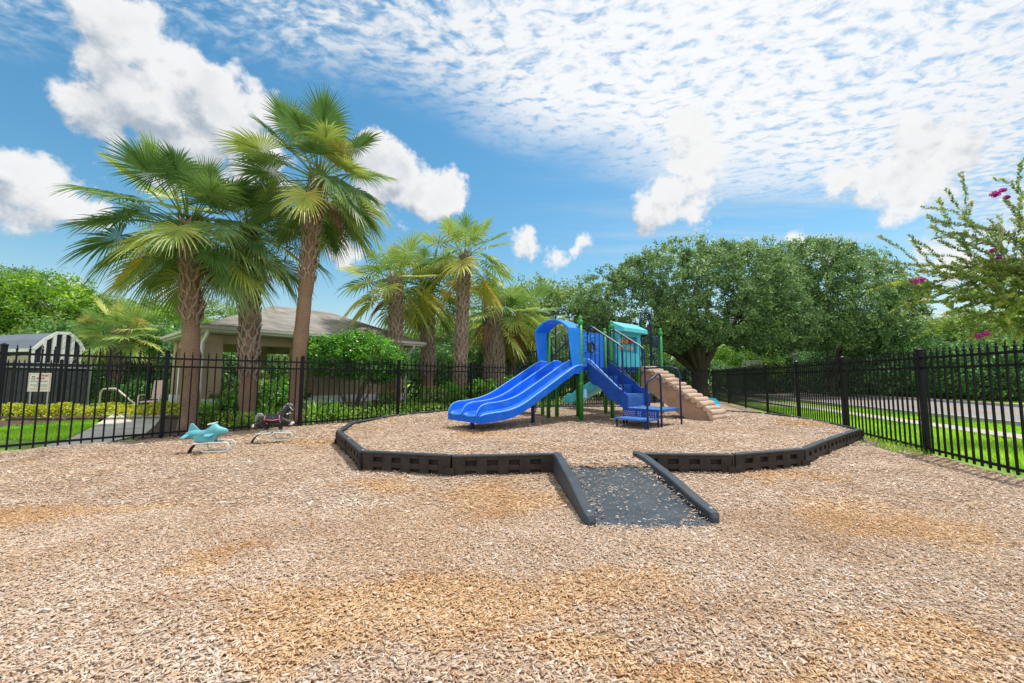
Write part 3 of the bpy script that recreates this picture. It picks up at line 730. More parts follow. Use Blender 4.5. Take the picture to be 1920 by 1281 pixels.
def palm(name, foot, head, r, label, n_fr=38, L=1.25, pet=1.1, seed=1, mat='palm', boots=1., bootmat='boot', group=None, cat='palm tree', skirt=6, dead=3, flower=(), yellow=.15, bare_from=None, nl=40, lean=None, elmin=-55, wk=1.):
    rs = random.Random(seed); foot = Vector(foot); head = Vector(head)
    root = empty(name, foot, 0, label, cat, group); H = head-foot; h = H.z
    ax = lambda t: Vector((H.x*t**1.4, H.y*t**1.4, h*t)) if lean is None else Vector((H.x*t+lean[0]*math.sin(t*math.pi), H.y*t+lean[1]*math.sin(t*math.pi), h*t))
    mb = MB(); nn = 26
    mb.tube([ax(i/nn*.98)+Vector((0, 0, -.08 if i == 0 else 0)) for i in range(nn+1)], [r*(1.35 if i == 0 else 1.12 if i == 1 else 1.0+.05*math.sin(i*2.3)+.04*math.sin(i*5.1)) for i in range(nn+1)], 18)
    mb.build('trunk', M['trunk_fib'], root, smooth=True)
    # split leaf bases ("boots") cross-hatching the upper trunk
    if boots > 0:
        bm_ = MB(); z0 = (1-boots); nb = int(boots*h/.023*(r/.2))
        nb = min(nb, 300)
        for i in range(nb):
            t = z0+boots*(i/nb)*.98; th = i*2.39996+rs.uniform(-.15, .15); c = ax(t); rr = r*1.02
            w = r*.30; ln = r*rs.uniform(1.1, 1.6)
            o = Vector((math.cos(th), math.sin(th), 0)); s = Vector((-math.sin(th), math.cos(th), 0))
            for sg in (-1, 1):
                tip = 1+.35*rs.random()
                a0 = c+o*rr*.92+s*sg*-.02; a1 = c+o*rr*1.10+s*sg*w*1.3+Vector((0, 0, ln*.55)); 
                a2 = c+(o*rr*(1.12+.28*tip*rs.random())+s*sg*w*2.1)+Vector((0, 0, ln*tip))
                ww = w*.62
                ps = [a0, a1, a2]; 
                ring = []
                for q, p in enumerate(ps):
                    wq = ww*(1, .85, .25)[q]; tq = r*.09*(1, .8, .3)[q]
                    ring.append([p-s*wq-o*tq, p+s*wq-o*tq, p+s*wq+o*tq, p-s*wq+o*tq])
                bm_.loft(ring)
        bm_.build('leaf_bases', M[bootmat], root)
    V = []; F = []; T = []
    hd = ax(1.0)
    for i in range(n_fr):
        u = (i+.5)/n_fr; az = i*2.39996+rs.uniform(-.25, .25); el = R(84)-(R(84)-R(elmin))*u**.85+rs.uniform(-.1, .1)
        if el < R(-12) and math.sin(az) < -.70 and rs.random() < .8: continue
        old = u > .78
        tn = rs.uniform(.28, .68)+(.0 if u < .55 else .06)
        if old and rs.random() < yellow*2.2: tn = rs.uniform(.66, .86)
        p = pet*rs.uniform(.8, 1.1)*(.8 if u < .12 else 1); 
        b = hd+Vector((math.cos(az)*r*.5, math.sin(az)*r*.5, -.10-.35*u*max(.5, r/.2)))
        frond(V, F, T, b, az, el, p, L*rs.uniform(.85, 1.1)*(.75 if u < .1 else 1), tn, droop=.25+.55*rs.random()*(1.2-abs(el)*.4)+(.25 if el < 0 else 0), rs=rs, nl=nl, wk=wk)
    o = np_mesh('fronds', np.array([tuple(v) for v in V]), np.array(F), M[mat], root, tint=T)
    if dead:
        for i in range(dead):
            V = []; F = []; T = []
            az = rs.uniform(0, 6.28); az = -1.6+rs.uniform(-1.6, 1.6) if rs.random() < .7 else az
            frond(V, F, T, hd+Vector((math.cos(az)*r, math.sin(az)*r, -.35)), az, R(-58-rs.random()*20), pet*.55, L*.75, rs.uniform(.3, .7), droop=1.4, rs=rs, nl=26, spread=60, fold=.9)
            np_mesh('dead_frond', np.array([tuple(v) for v in V]), np.array(F), M['palm_dead'], root, tint=T)
    for (fx, fy, fz, fr, fn) in flower:
        c0 = Vector((fx, fy, fz)); V = []; F = []; T = []
        for i in range(fn):
            d = Vector((rs.gauss(0, 1), rs.gauss(0, 1), rs.gauss(0, .8))); d.normalize(); a = c0+d*fr*.12*rs.random()
            e = c0+d*fr*rs.uniform(.6, 1.05)+Vector((0, 0, -.18*fr)); s = d.orthogonal().normalized()
            ribbon(V, F, T, [a, a.lerp(e, .5)+Vector((0, 0, .06*fr)), e], [.012, .010, .006], [s]*3, rs.uniform(.2, .6))
            for k in range(7):
                q = a.lerp(e, .35+.65*k/7); x = Vector((rs.gauss(0, 1), rs.gauss(0, 1), rs.gauss(0, 1))).normalized()*fr*.15
                ribbon(V, F, T, [q, q+x], [.013, .006], [s]*2, rs.uniform(.3, .9))
        ribbon(V, F, T, [hd, hd.lerp(c0, .5)+Vector((0, 0, .15)), c0], [.03, .025, .02], [Vector((1, 0, 0))]*3, .2)
        np_mesh('flower_cluster', np.array([tuple(v) for v in V]), np.array(F), M['palm_flower'], root, tint=T)
    return root
GP = 'tall sabal palms by the pavilion'
def phead(px, py, y): return AT(px, py, y)
p1 = AT(361, 700, 8.75); palm('palm_tree', (p1.x, 8.75, 0), AT(356, 408, 8.75), .165, 'broad crowned palm with wide split frond bases, left of the three tall palms', 50, .76, 1.02, 3, boots=.52, bootmat='boot_red', group=GP, dead=1, yellow=.07, nl=58, elmin=-46)
p2 = AT(468, 700, 9.9); palm('palm_tree', (p2.x, 9.9, 0), AT(468, 425, 9.9), .175, 'shorter palm with grey criss-cross frond bases, middle of the three tall palms', 32, .82, .88, 8, boots=.80, bootmat='boot', group=GP, dead=3, yellow=.05, nl=44, elmin=-52)
p3 = AT(556, 700, 9.75); palm('palm_tree', (p3.x, 9.75, 0), AT(598, 322, 9.75), .158, 'tallest palm with smooth brown lower trunk and a round yellow flower cluster', 54, .76, 1.08, 12, boots=.46, bootmat='boot_red', group=GP, dead=3, nl=58, flower=[tuple(AT(638, 288, 9.1)-Vector((p3.x, 9.75, 0)))+(.44, 300)], elmin=-50, yellow=.10)
GM = 'smaller palms between the pavilion and the playground'
def pp(px, y, hx, hy, *a, **k):
    k['wk'] = y/9.5; k['nl'] = 26
    b = AT(px, 700, y); return palm('palm_tree', (b.x, y, 0), AT(hx, hy, y), *a, group=GM, **k)
pp(742, 14.6, 742, 520, .20, 'palm with a bushy crown over the right eave of the pavilion', 36, .88, .92, 21, boots=.62, dead=1, nl=34, flower=[(-.25, -.5, 3.9, .3, 90)], mat='palm_pale', elmin=-40)
pp(803, 17.0, 800, 525, .22, 'dark trunked palm just behind the right end of the pavilion roof', 30, .95, .95, 24, boots=.8, dead=0, nl=32, elmin=-60)
pp(862, 15.2, 872, 474, .185, 'slender palm with grey scaly trunk standing free left of the slide', 38, .90, .98, 27, boots=.9, dead=0, nl=34, flower=[(-.65, -.5, 5.05, .33, 110)], elmin=-52, mat='palm_pale')
pp(927, 19.0, 925, 575, .36, 'stout grey trunked palm with a shaggy skirt of yellowing fronds', 30, 1.0, .9, 31, boots=.95, dead=3, nl=28, elmin=-60, yellow=.4, mat='palm_pale')
pp(960, 19.8, 972, 590, .16, 'thin brown trunked palm with orange yellow fronds beside the hooded slide', 28, 1.0, .9, 35, boots=.3, dead=2, nl=28, elmin=-55, yellow=.5, mat='palm_pale')
b = AT(215, 700, 15.5); palm('palm_tree', (b.x, 15.5, -.05), AT(229, 618, 15.5), .20, 'low pale green palm with two straw coloured flower heads in the pool yard', 32, .82, .72, 41, mat='palm_pale', boots=.95, dead=0, nl=34, flower=[(-.9, -.3, 3.2, .45, 130), (1.0, -.3, 3.15, .4, 110)], yellow=.3, elmin=-34, wk=1.25)

# ------------------------------------------------------------------ PAVILION
EZ = 2.42
A = G(376, 608, EZ); B = G(797, 642, EZ)
dv = (B-A); BL = dv.length; rz = math.atan2(dv.y, dv.x)
pv = empty('pavilion', (A.x, A.y, 0), rz, 'tan stucco pavilion with hipped grey shingle roof and an open left bay', 'pavilion')
D = 5.2; ZR = 3.52
rf = MB()
c0, c1, c2, c3 = Vector((0, 0, EZ)), Vector((BL, 0, EZ)), Vector((BL, D, EZ)), Vector((0, D, EZ))
q0, q1 = Vector((D/2*.95, D/2, ZR)), Vector((BL-D/2*.95, D/2, ZR))
rf.add([c0, c1, c2, c3, q0, q1], [(0, 1, 5, 4), (1, 2, 5), (2, 3, 4, 5), (3, 0, 4)])
roof = rf.build('roof', M['shingle'], pv)
fa = MB()
for a, b in ((c0, c1), (c1, c2), (c2, c3), (c3, c0)):
    dn = Vector((0, 0, -.085)); ctr = Vector((BL/2, D/2, EZ)); 
    o_ = ((a+b)/2-ctr); o_ = Vector((0, math.copysign(1, o_.y), 0)) if abs((b-a).x) > abs((b-a).y) else Vector((math.copysign(1, o_.x), 0, 0))
    fa.bar(a+dn-o_*.02, b+dn-o_*.02, .04, .15)
    fa.bar(a+Vector((0, 0, -.055))+o_*.035, b+Vector((0, 0, -.055))+o_*.035, .07, .085)
fa.box((.05, .05, EZ-.17), (BL-.05, D-.05, EZ-.145))
fa.build('fascia_gutter', M['fascia'], roof)
wl = MB(); I = .55
def colm(mb, x, y, w=.42): mb.box((x, y, .0), (x+w, y+w, EZ-.18))
IX = .22
cols = [(IX, I), (IX, D-I-.42), (BL*.36, I), (BL*.36, D-I-.42), (BL-I-.42, D-I-.42), (BL-I-.30, I)]
for x, y in cols:
    cm = MB(); colm(cm, x, y, .42 if x < BL*.7 else .30)
    c_ = cm.build('column', M['stucco'], pv, bevel=.01)
    cb = MB(); w = .42 if x < BL*.7 else .30; cb.box((x-.03, y-.03, .28), (x+w+.03, y+w+.03, .52)); cb.build('band', M['band'], c_, bevel=.01)
bm_ = MB(); bm_.box((IX+.02, I+.06, EZ-.42), (BL-I-.02, I+.34, EZ-.175)); bm_.build('beam', M['stucco'], pv)
bm_ = MB(); bm_.box((IX+.02, D-I-.34, EZ-.45), (BL-I-.02, D-I-.06, EZ-.175)); bm_.build('beam', M['stucco_lt'], pv)
bm_ = MB(); bm_.box((IX+.06, I+.35, EZ-.42), (IX+.34, D-I-.35, EZ-.175)); bm_.build('beam', M['stucco_lt'], pv)
w_ = MB(); w_.box((BL*.36+.43, I+.08, 0), (BL-I-.31, I+.30, EZ-.43)); w_.build('wall', M['stucco'], pv)
w_ = MB(); w_.box((BL*.36+.46, I+.04, .28), (BL-I-.34, I+.078, .52)); w_.build('wall_band', M['band'], pv, bevel=.008)
for x0, s in ((IX-.06, 1), (BL-I+.09, -1)):
    dp = MB(); dp.tube([(x0-.12*s*0, .03, EZ-.12), (x0, .05, EZ-.24), (x0, I-.12, EZ-.42), (x0, I-.08, EZ-.55), (x0, I-.08, .08), (x0, I-.2, .04)], .042, 8)
    dp.build('downspout', M['white'], pv, smooth=True)

# ------------------------------------------------------------------ STRIPED POOL SHELTER
a0 = G(63, 790, 0); a0 = Vector((a0.x*1.0, a0.y, 0)); y0 = 12.9; pa = AT(63, 655, y0); pb = AT(159, 655, 14.1)
gd = Vector((pb.x-pa.x, pb.y-pa.y, 0)); GW = gd.length; gd.normalize()
sh = empty('pool_shelter', (pa.x, pa.y, 0), math.atan2(gd.y, gd.x), 'dark slatted shelter with grey canopy and white striped gambrel gable', 'shelter')
# local x along gable (near -> far), local y = left-hand normal = into the building (to the left)
zt = AT(118, 625, 13.5).z; ze = AT(63, 655, y0).z
prof = [(0, ze), (.20*GW, ze+.60*(zt-ze)), (.42*GW, zt), (.66*GW, zt+.01), (.87*GW, ze+.55*(zt-ze)), (GW, ze)]
LEN = 6.5
cn = MB()
for i in range(len(prof)-1):
    (x0, z0), (x1, z1) = prof[i], prof[i+1]
    cn.prism([Vector((x0, 0, z0)), Vector((x1, 0, z1)), Vector((x1, 0, z1-.03)), Vector((x0, 0, z0-.03))], (0, 0.05, 0), (0, LEN, 0))
cn.build('canopy', M['canopy'], sh)
rm = MB()
for i in range(len(prof)-1): rm.bar(Vector((prof[i][0], 0, prof[i][1])), Vector((prof[i+1][0], 0, prof[i+1][1])), .05, .09)
rm.bar((0, .0, ze-.02), (0, LEN, ze-.02), .05, .10)
rm.build('trim', M['white'], sh)
def pz(x):
    for i in range(len(prof)-1):
        if prof[i][0] <= x <= prof[i+1][0]:
            return prof[i][1]+(prof[i+1][1]-prof[i][1])*(x-prof[i][0])/(prof[i+1][0]-prof[i][0])
    return ze
gb = MB(); nst = 6
gb.add([(x, .06, z) for x, z in prof]+[(GW, .06, ze-.85), (0, .06, ze-.85)], [tuple(range(8))]); gb.build('gable_panel', M['slat'], sh)
for i in range(nst):
    x = GW*(i+.02)/(nst-.55); x = min(x, GW-.02); w = GW/nst*(.40 if 0 < i < nst-1 else .24)
    st = MB(); st.box((x-w/2, -.02, ze-.85), (x+w/2, .045, pz(min(max(x, 0), GW))-.03)); st.build('stripe', M['white'], sh)
sc = MB(); 
for i in range(34):
    x = -1.9+(GW+1.9)*i/34; sc.box((x, -.35, .05), (x+.085, -.32, 1.42))
for z in (.1, 1.32, 1.40): sc.box((-1.95, -.30, z), (GW+.05, -.27, z+.04))
sc.build('slatted_screen', M['slat'], sh)
bk = MB(); bk.box((-.02, .1, 0), (GW, .14, 1.35)); bk.box((0, .14, .1), (.04, LEN, ze-.2)); bk.build('wall', M['stucco_lt'], sh)
rl = MB(); rl.bar((-1.95, -.36, 1.37), (GW+.05, -.36, 1.37), .02, .03); rl.bar((-1.95, -.36, 1.52), (GW, -.36, 1.5), .02, .02); rl.build('rail', M['lampgrey'], sh)
po = MB(); po.tube([(GW+.10, -.2, 0), (GW+.10, -.2, ze)], .03, 8); po.build('post', M['lampgrey'], sh)
# notice board on the pool fence
sp = AT(74, 717, 11.0); sg = empty('notice_sign', (sp.x, 11.0, 0), R(9), 'white and red notice sign with small print on the pool yard fence', 'sign')
pn = MB(); pn.box((-.27, -.012, sp.z-.245), (.27, .012, sp.z+.245)); pan = pn.build('sign_panel', M['sign'], sg, bevel=.004)
ed = MB()
for a in ((-.245, -.225, .012, .45), (.233, -.225, .012, .45)): ed.box((a[0], -.0155, sp.z+a[1]), (a[0]+a[2], -.0125, sp.z+a[1]+a[3]))
ed.box((-.233, -.0155, sp.z+.213), (.233, -.0125, sp.z+.225)); ed.build('border_line', M['sign_pink'], pan)
def sign_text(body, size, x, z, mat):
    cu = bpy.data.curves.new('sign_text', 'FONT'); cu.body = body; cu.size = size; cu.extrude = .001; cu.align_x = 'LEFT'
    o = bpy.data.objects.new('sign_text', cu); COL.objects.link(o); o.parent = pan
    o.location = (x, -.0160, sp.z+z); o.rotation_euler = (R(90), 0, 0); cu.materials.append(mat)
# illegible small print is built as ink lines, the heading as bold bars broken like letters
def ink(rows, mat, nm):
    mb = MB()
    for (z, h, x0, x1, wl_) in rows:
        x = x0
        while x < x1:
            w = wl_*random.uniform(.5, 1.4); mb.box((x, -.0165, sp.z+z), (min(x+w, x1), -.0128, sp.z+z+h)); x += w+wl_*.35
    mb.build(nm, mat, pan)
ink([(.155, .035, -.02, .215, .05), (.085, .04, -.06, .12, .05)], M['sign_red'], 'red_heading')
ink([(.13, .03, -.17, -.10, .03), (.08, .02, -.18, -.09, .03), (.02, .018, -.19, .19, .04), (-.03, .014, -.04, .02, .03), (-.08, .016, -.19, .20, .035), (-.125, .012, -.1, .2, .03)], M['sign_ink'], 'small_print')
ink([(-.195, .03, -.20, .20, .03)], M['sign_pink'], 'pink_line')
for x in (-.2, .2):
    lg = MB(); lg.box((x-.012, .013, .0), (x+.012, .03, sp.z+.2)); lg.build('leg', M['lampgrey'], sg)
# pool handrail and sun chair
a = AT(186, 757, 12.4); b_ = AT(255, 757, 12.4); hr = empty('pool_handrail', (a.x, 12.4, 0), 0, 'cream bent tube handrail beyond the yellow hedge', 'handrail')
t_ = MB(); dx = b_.x-a.x; t_.tube([(0, 0, 0), (0.01, 0, .62), (.08, 0, .72), (.42, 0, .74), (.52, 0, .70), (dx*.85, 0, .38), (dx, 0, .28), (dx+.05, 0, 0)], .024, 8); t_.build('tube', M['cream'], hr, smooth=True)
c = AT(292, 750, 12.6); ch = empty('deck_chair', (c.x, 12.6, 0), R(15), 'pale pink sling chair behind the yellow hedge near the fence post', 'chair')
t_ = MB(); t_.box((-.16, 0, .42), (.16, .03, 1.0), Matrix.Rotation(R(-10), 4, 'X')); t_.build('backrest', M['chaise'], ch, bevel=.01)
t_ = MB(); t_.box((-.18, -.45, .34), (.18, 0.02, .38)); t_.build('seat', M['chaise'], ch)
for sx in (-1, 1):
    t_ = MB(); t_.tube([(sx*.24, .02, 0), (sx*.25, 0, .50), (sx*.26, -.1, .56), (sx*.26, -.35, .54), (sx*.26, -.42, 0)], .02, 7); t_.build('armrest', M['cream'], ch, smooth=True)
t_ = G(290, 778); bs = empty('brick_edging', (t_.x, t_.y, 0), R(5), 'short red brick edging at the far end of the concrete path', 'edging')
q_ = MB(); q_.box((-.22, 0, -.02), (.16, .12, .07)); q_.build('bricks', M['brick'], bs, bevel=.01)
lamps = AT(338, 700, 12.5); wp = empty('white_post', (lamps.x, 12.5, 0), 0, 'pair of slim white pipes standing behind the left tall palm', 'pipe')
for dx in (-.05, .07):
    q_ = MB(); q_.tube([(dx, 0, 0), (dx, 0, 1.42)], .022, 8); q_.build('pipe', M['white'], wp, smooth=True)
# ------------------------------------------------------------------ HEDGES, BUSHES, UNDERGROWTH
def hedge_run(name, p0, p1, w, h, n, size, mat, label, cat='hedge', kind='stuff', lumps=9, z0=0.):
    p0 = Vector(p0); p1 = Vector(p1); L = (p1-p0).length; d = (p1-p0)/L; s = Vector((-d.y, d.x, 0))
    u = rng.random(n); v = rng.normal(0, .36, n).clip(-1, 1); th = rng.random(n)
    zz = h*(.15+.85*np.sqrt(1-v*v)*th**.45)*(1+.14*np.sin(u*lumps*6.28)+.12*(vnoise(u*L, v, 3.)-.5)*2)
    P = np.stack([p0.x+d.x*L*u+s.x*w*v, p0.y+d.y*L*u+s.y*w*v, z0+zz], 1)+rng.normal(0, .015, (n, 3))
    o = np_mesh(name, leaf_arrays(P, size, np.tile(np.array([0, 0, 1.]), (n, 1)), .55), np.arange(n*4).reshape(-1, 4), mat,
                tint=np.clip(rng.normal(.5, .16, n)+.3*(vnoise(u*L, v+5, 2.)-.5), 0, 1))
    tag(o, label, cat, kind=kind); return o
hedge_run('ground_cover', (-19.5, 10.0, 0), (-8.35, 11.25, 0), .42, .36, 15000, .075, M['hedge'], 'low yellow green hedge plants in front of the pool yard fence', 'hedge plants')
hedge_run('ground_cover', (-8.2, 11.3, 0), (-7.0, 9.3, 0), .35, .42, 4500, .075, M['fern'], 'green hedge plants between the path end and the left tall palm', 'hedge plants')
hedge_run('ground_cover', (-19, 13.2, 0), (-11, 15.6, 0), .5, .9, 9000, .08, M['dark'], 'dark hedge inside the pool yard', 'hedge plants')
def bush_thing(name, foot, blobs, n_clump, n_leaf, size, cr, mat, label, stems=5, cat='shrub', group=None, hollow=.75, asp=.5, stem_r=.03, gaps=0.):
    r_ = empty(name, foot, 0, label, cat, group)
    o, c = crown('foliage', blobs, n_clump, n_leaf, size, cr, mat, r_, asp, hollow=hollow, gaps=gaps)
    if stems:
        mb = MB(); rs = random.Random(len(label))
        for i in range(stems):
            t = Vector(c[rs.randrange(len(c))]); a = Vector((rs.uniform(-.08, .08), rs.uniform(-.08, .08), -.05)); t = t.lerp(Vector((0, 0, t.z)), .3)
            mb.tube([a, a.lerp(t, .45)+Vector((rs.uniform(-.1, .1), 0, .1)), t], [stem_r, stem_r*.7, .01], 6)
        mb.build('stems', M['thinbark'] if stem_r < .05 else M['oakbark'], r_, smooth=True)
    return r_
bp_ = AT(658, 700, 12.3)
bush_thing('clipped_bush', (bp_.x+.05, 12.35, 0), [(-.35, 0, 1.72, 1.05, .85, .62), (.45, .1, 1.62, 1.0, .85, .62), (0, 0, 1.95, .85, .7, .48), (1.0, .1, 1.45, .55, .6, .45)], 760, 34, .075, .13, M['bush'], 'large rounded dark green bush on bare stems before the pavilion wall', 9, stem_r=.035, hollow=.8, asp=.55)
# small leafy bushes and ferns in the bed behind the left fence
spots = [(400, 10.0, .5, 'fern'), (440, 10.6, .6, 'bush'), (500, 10.3, .7, 'fern'), (520, 11.2, .9, 'bush'), (598, 10.6, .75, 'fern'), (640, 11.2, .6, 'fern'), (700, 12.0, .55, 'fern'), (725, 12.6, .6, 'mid'), (770, 13.2, .6, 'fern'), (815, 13.6, .8, 'mid'), (420, 11.4, .9, 'mid'), (905, 15.0, 1.0, 'bush'), (950, 16.4, 1.2, 'bush'), (845, 14.2, .9, 'bush'), (475, 11.2, 1.15, 'mid'), (535, 11.8, 1.3, 'bush')]
lb = ['leafy fern like plant right behind the left tall palm', 'low green shrub between the left and middle tall palms', 'light green plant behind the middle tall palm', 'dark shrub between the middle and tallest palms', 'light green plant with narrow leaves right of the tallest palm', 'fern clump under the left side of the clipped bush', 'fern clump under the right side of the clipped bush', 'small shrub by the right corner of the pavilion', 'fern clump just right of the pavilion downspout', 'shrub left of the slender scaly palm', 'shrub inside the open bay of the pavilion', 'rounded bright shrub right of the slender scaly palm', 'big rounded yellow green shrub behind the upper blue slide', 'shrub at the foot of the slender scaly palm', 'taller light shrub directly behind the middle tall palm trunk', 'taller dark shrub before the pier of the pavilion']
for (px, y, h, mk), l in zip(spots, lb):
    b = AT(px, 700, y)
    if mk == 'fern':
        r_ = empty('fern_plant', (b.x, y, 0), 0, l, 'plant', 'garden plants behind the left fence'); V = []; F = []; T = []
        for i in range(70):
            az = random.uniform(0, 6.28); e = random.uniform(.6, 1.45); ln = h*random.uniform(.6, 1.2); a = Vector((random.gauss(0, .12), random.gauss(0, .12), 0))
            d = Vector((math.cos(az)*math.cos(e), math.sin(az)*math.cos(e), math.sin(e))); s = Vector((-math.sin(az), math.cos(az), 0))
            ps = [a+d*ln*q+Vector((math.cos(az), math.sin(az), -1))*(.25*ln*q**3) for q in (0, .35, .65, .85, 1)]
            ribbon(V, F, T, ps, [.018, .04, .036, .02, .005], [s]*5, random.uniform(.2, .8))
        np_mesh('leaves', np.array([tuple(v) for v in V]), np.array(F), M['fern'], r_, tint=T)
    else:
        bush_thing('garden_shrub', (b.x, y, 0), [(0, 0, h*.55, h*.55, h*.5, h*.5)], 90, 26, .075, .10, M[mk], l, 4, group='garden plants behind the left fence', stem_r=.012)
# ground litter and low plants as one mass
def under(label, pts, n, hm, mat, z=0., size=.07):
    P = np.zeros((n, 3)); k = rng.integers(0, len(pts), n); c = np.array(pts)[k]
    P[:, 0] = c[:, 0]+rng.normal(0, 1, n)*c[:, 2]; P[:, 1] = c[:, 1]+rng.normal(0, 1, n)*c[:, 2]*.6; P[:, 2] = z+hm*rng.random(n)**1.5
    o = np_mesh('ground_cover', leaf_arrays(P, size, np.tile(np.array([0, 0, 1.]), (n, 1)), .45), np.arange(n*4).reshape(-1, 4), mat, tint=rng.random(n))
    tag(o, label, 'ground cover', kind='stuff')
under('low leafy ground cover in the bed behind the left fence', [(-6.0, 9.4, .35), (-5.2, 10.0, .4), (-4.3, 11.0, .45), (-3.4, 11.9, .5), (-2.4, 13.0, .5), (-1.2, 14.2, .6), (.3, 16.0, .7), (2, 17.6, .8), (-4.8, 11.8, .5), (-3.6, 13.2, .5)], 9000, .32, M['fern'])
hedge_run('ground_cover', (-4.5, 19.0, 0), (13.0, 31.0, 0), 1.2, 1.9, 34000, .13, M['mid'], 'shrubbery beyond the back fence', 'shrubbery', lumps=14)
hedge_run('ground_cover', (13.4, 21.0, 0), (21.5, 44, 0), 1.0, 1.5, 10, .10, M['dark'], 'dark shrubbery at the far end of the verge', 'shrubbery') if False else None
# ------------------------------------------------------------------ TREES
def tree(name, foot, blobs, n_clump, n_leaf, size, cr, mat, label, trunk=(.25, 2.0), nmain=5, seed=1, hollow=.7, gaps=0., cat='tree', group=None, asp=.5, barkm='oakbark', flat=1., trunk2=None):
    r_ = empty(name, foot, 0, label, cat, group)
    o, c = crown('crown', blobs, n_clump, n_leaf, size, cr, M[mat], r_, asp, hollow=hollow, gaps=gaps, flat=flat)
    if trunk:
        mb = MB(); B = np.array(blobs); tg = B[:, :3].mean(0)+(c-B[:, :3].mean(0))*.8
        limbs(mb, (0, 0, 0), trunk[0], trunk[1], [tuple(q) for q in tg], seed, nmain)
        mb.build('trunk', M[barkm], r_, smooth=True)
    return r_
# the two big live oaks beyond the back fence
oy = 25.0; ob = AT(1312, 700, oy)
o1 = tree('oak_tree', (ob.x, oy, 0), [(-4.0, 0, 5.3, 3.5, 3.2, 2.5), (-1.6, -.8, 6.6, 3.4, 3.2, 2.6), (1.6, -.4, 6.6, 3.3, 3.2, 2.7), (-5.6, .3, 4.2, 1.9, 2.2, 1.7), (0, -1.6, 5.2, 3.6, 2.4, 2.0), (3.3, -.6, 5.0, 2.6, 2.6, 2.2), (-1.8, -1.4, 3.9, 2.8, 2., 1.2), (-3.4, 0, 7.3, 1.9, 2, 1.3), (1.0, 0, 8.2, 1.9, 2, 1.3), (2.6, -1.2, 3.9, 2.2, 2, 1.0), (4.2, .2, 7.0, 2.5, 2.2, 2.4), (4.6, 0, 4.6, 2.2, 2.2, 1.8)], 4600, 38, .155, .25, 'oak', 'large dark live oak with a forked trunk behind the back fence corner', (.44, 1.5), 9, 5, hollow=.70, gaps=.13)
ob2 = AT(1560, 700, 27.0)
o2 = tree('oak_tree', (ob2.x, 27.0, 0), [(-1.4, 0, 7.3, 2.8, 2.8, 2.4), (1.8, 0, 6.6, 2.6, 2.6, 2.2), (-3.2, 0, 5.6, 2.2, 2.4, 2.0), (3.9, .2, 5.5, 1.9, 2.0, 1.5), (.3, -1, 5.2, 3.0, 2.4, 1.8), (.2, 0, 8.5, 1.6, 1.6, 1.1), (4.7, 0, 6.3, 1.4, 1.4, 1.0), (-1.5, -1, 4.0, 2.6, 2, 1.2), (1.8, -1, 3.9, 2.4, 2, 1.2)], 3600, 36, .155, .25, 'oak', 'second live oak with a looser crown, right of the forked trunk oak', (.15, 1.2), 6, 9, hollow=.68, gaps=.16)
o2.scale = (1.0, 1.05, 1.07)
# generic background trees: three prototypes, copied and individually labelled
GB = 'trees in the wood beyond the yard'
PB = [(0, 0, 3.6, 2.2, 2.2, 2.2), (-1.1, .2, 4.6, 1.7, 1.7, 1.6), (1.2, -.2, 4.4, 1.7, 1.7, 1.7), (.1, -.8, 2.4, 2.1, 1.8, 1.6), (.2, 0, 5.6, 1.2, 1.2, 1.1)]
protoA = tree('background_tree', (0, 0, 0), PB, 620, 36, .15, .30, 'bright', None, (.16, 1.6), 5, 3, hollow=.7, gaps=.18)
PB2 = [(0, 0, 3.4, 2.5, 2.2, 2.0), (-1.5, 0, 3.0, 1.7, 1.7, 1.5), (1.5, .1, 3.7, 1.8, 1.7, 1.7), (.2, -.9, 2.0, 2.4, 1.7, 1.5), (-.4, 0, 4.8, 1.4, 1.4, 1.2)]
protoB = tree('background_tree', (0, 0, 0), PB2, 620, 36, .15, .30, 'mid', None, (.16, 1.4), 5, 7, hollow=.7, gaps=.2)
PB3 = [(0, 0, 1.5, 2.3, 1.6, 1.5), (-1.6, 0, 1.3, 1.5, 1.3, 1.2), (1.6, 0, 1.4, 1.5, 1.3, 1.3)]
protoC = tree('background_shrub', (0, 0, 0), PB3, 420, 34, .13, .24, 'dark', None, (.05, .4), 4, 11, hollow=.72, cat='shrub')
used = set()
def place(proto, px, y, sx, sz, label, rz=0., cat=None, group=GB):
    o = proto if proto.name not in used else copy_tree(proto)
    used.add(proto.name)
    b = AT(px, 700, y); o.location = (b.x, y, -.05); o.scale = (sx, sx, sz); o.rotation_euler = (0, 0, rz)
    o['label'] = label; o['category'] = cat or ('shrub' if 'shrub' in o.name else 'tree'); o['group'] = group
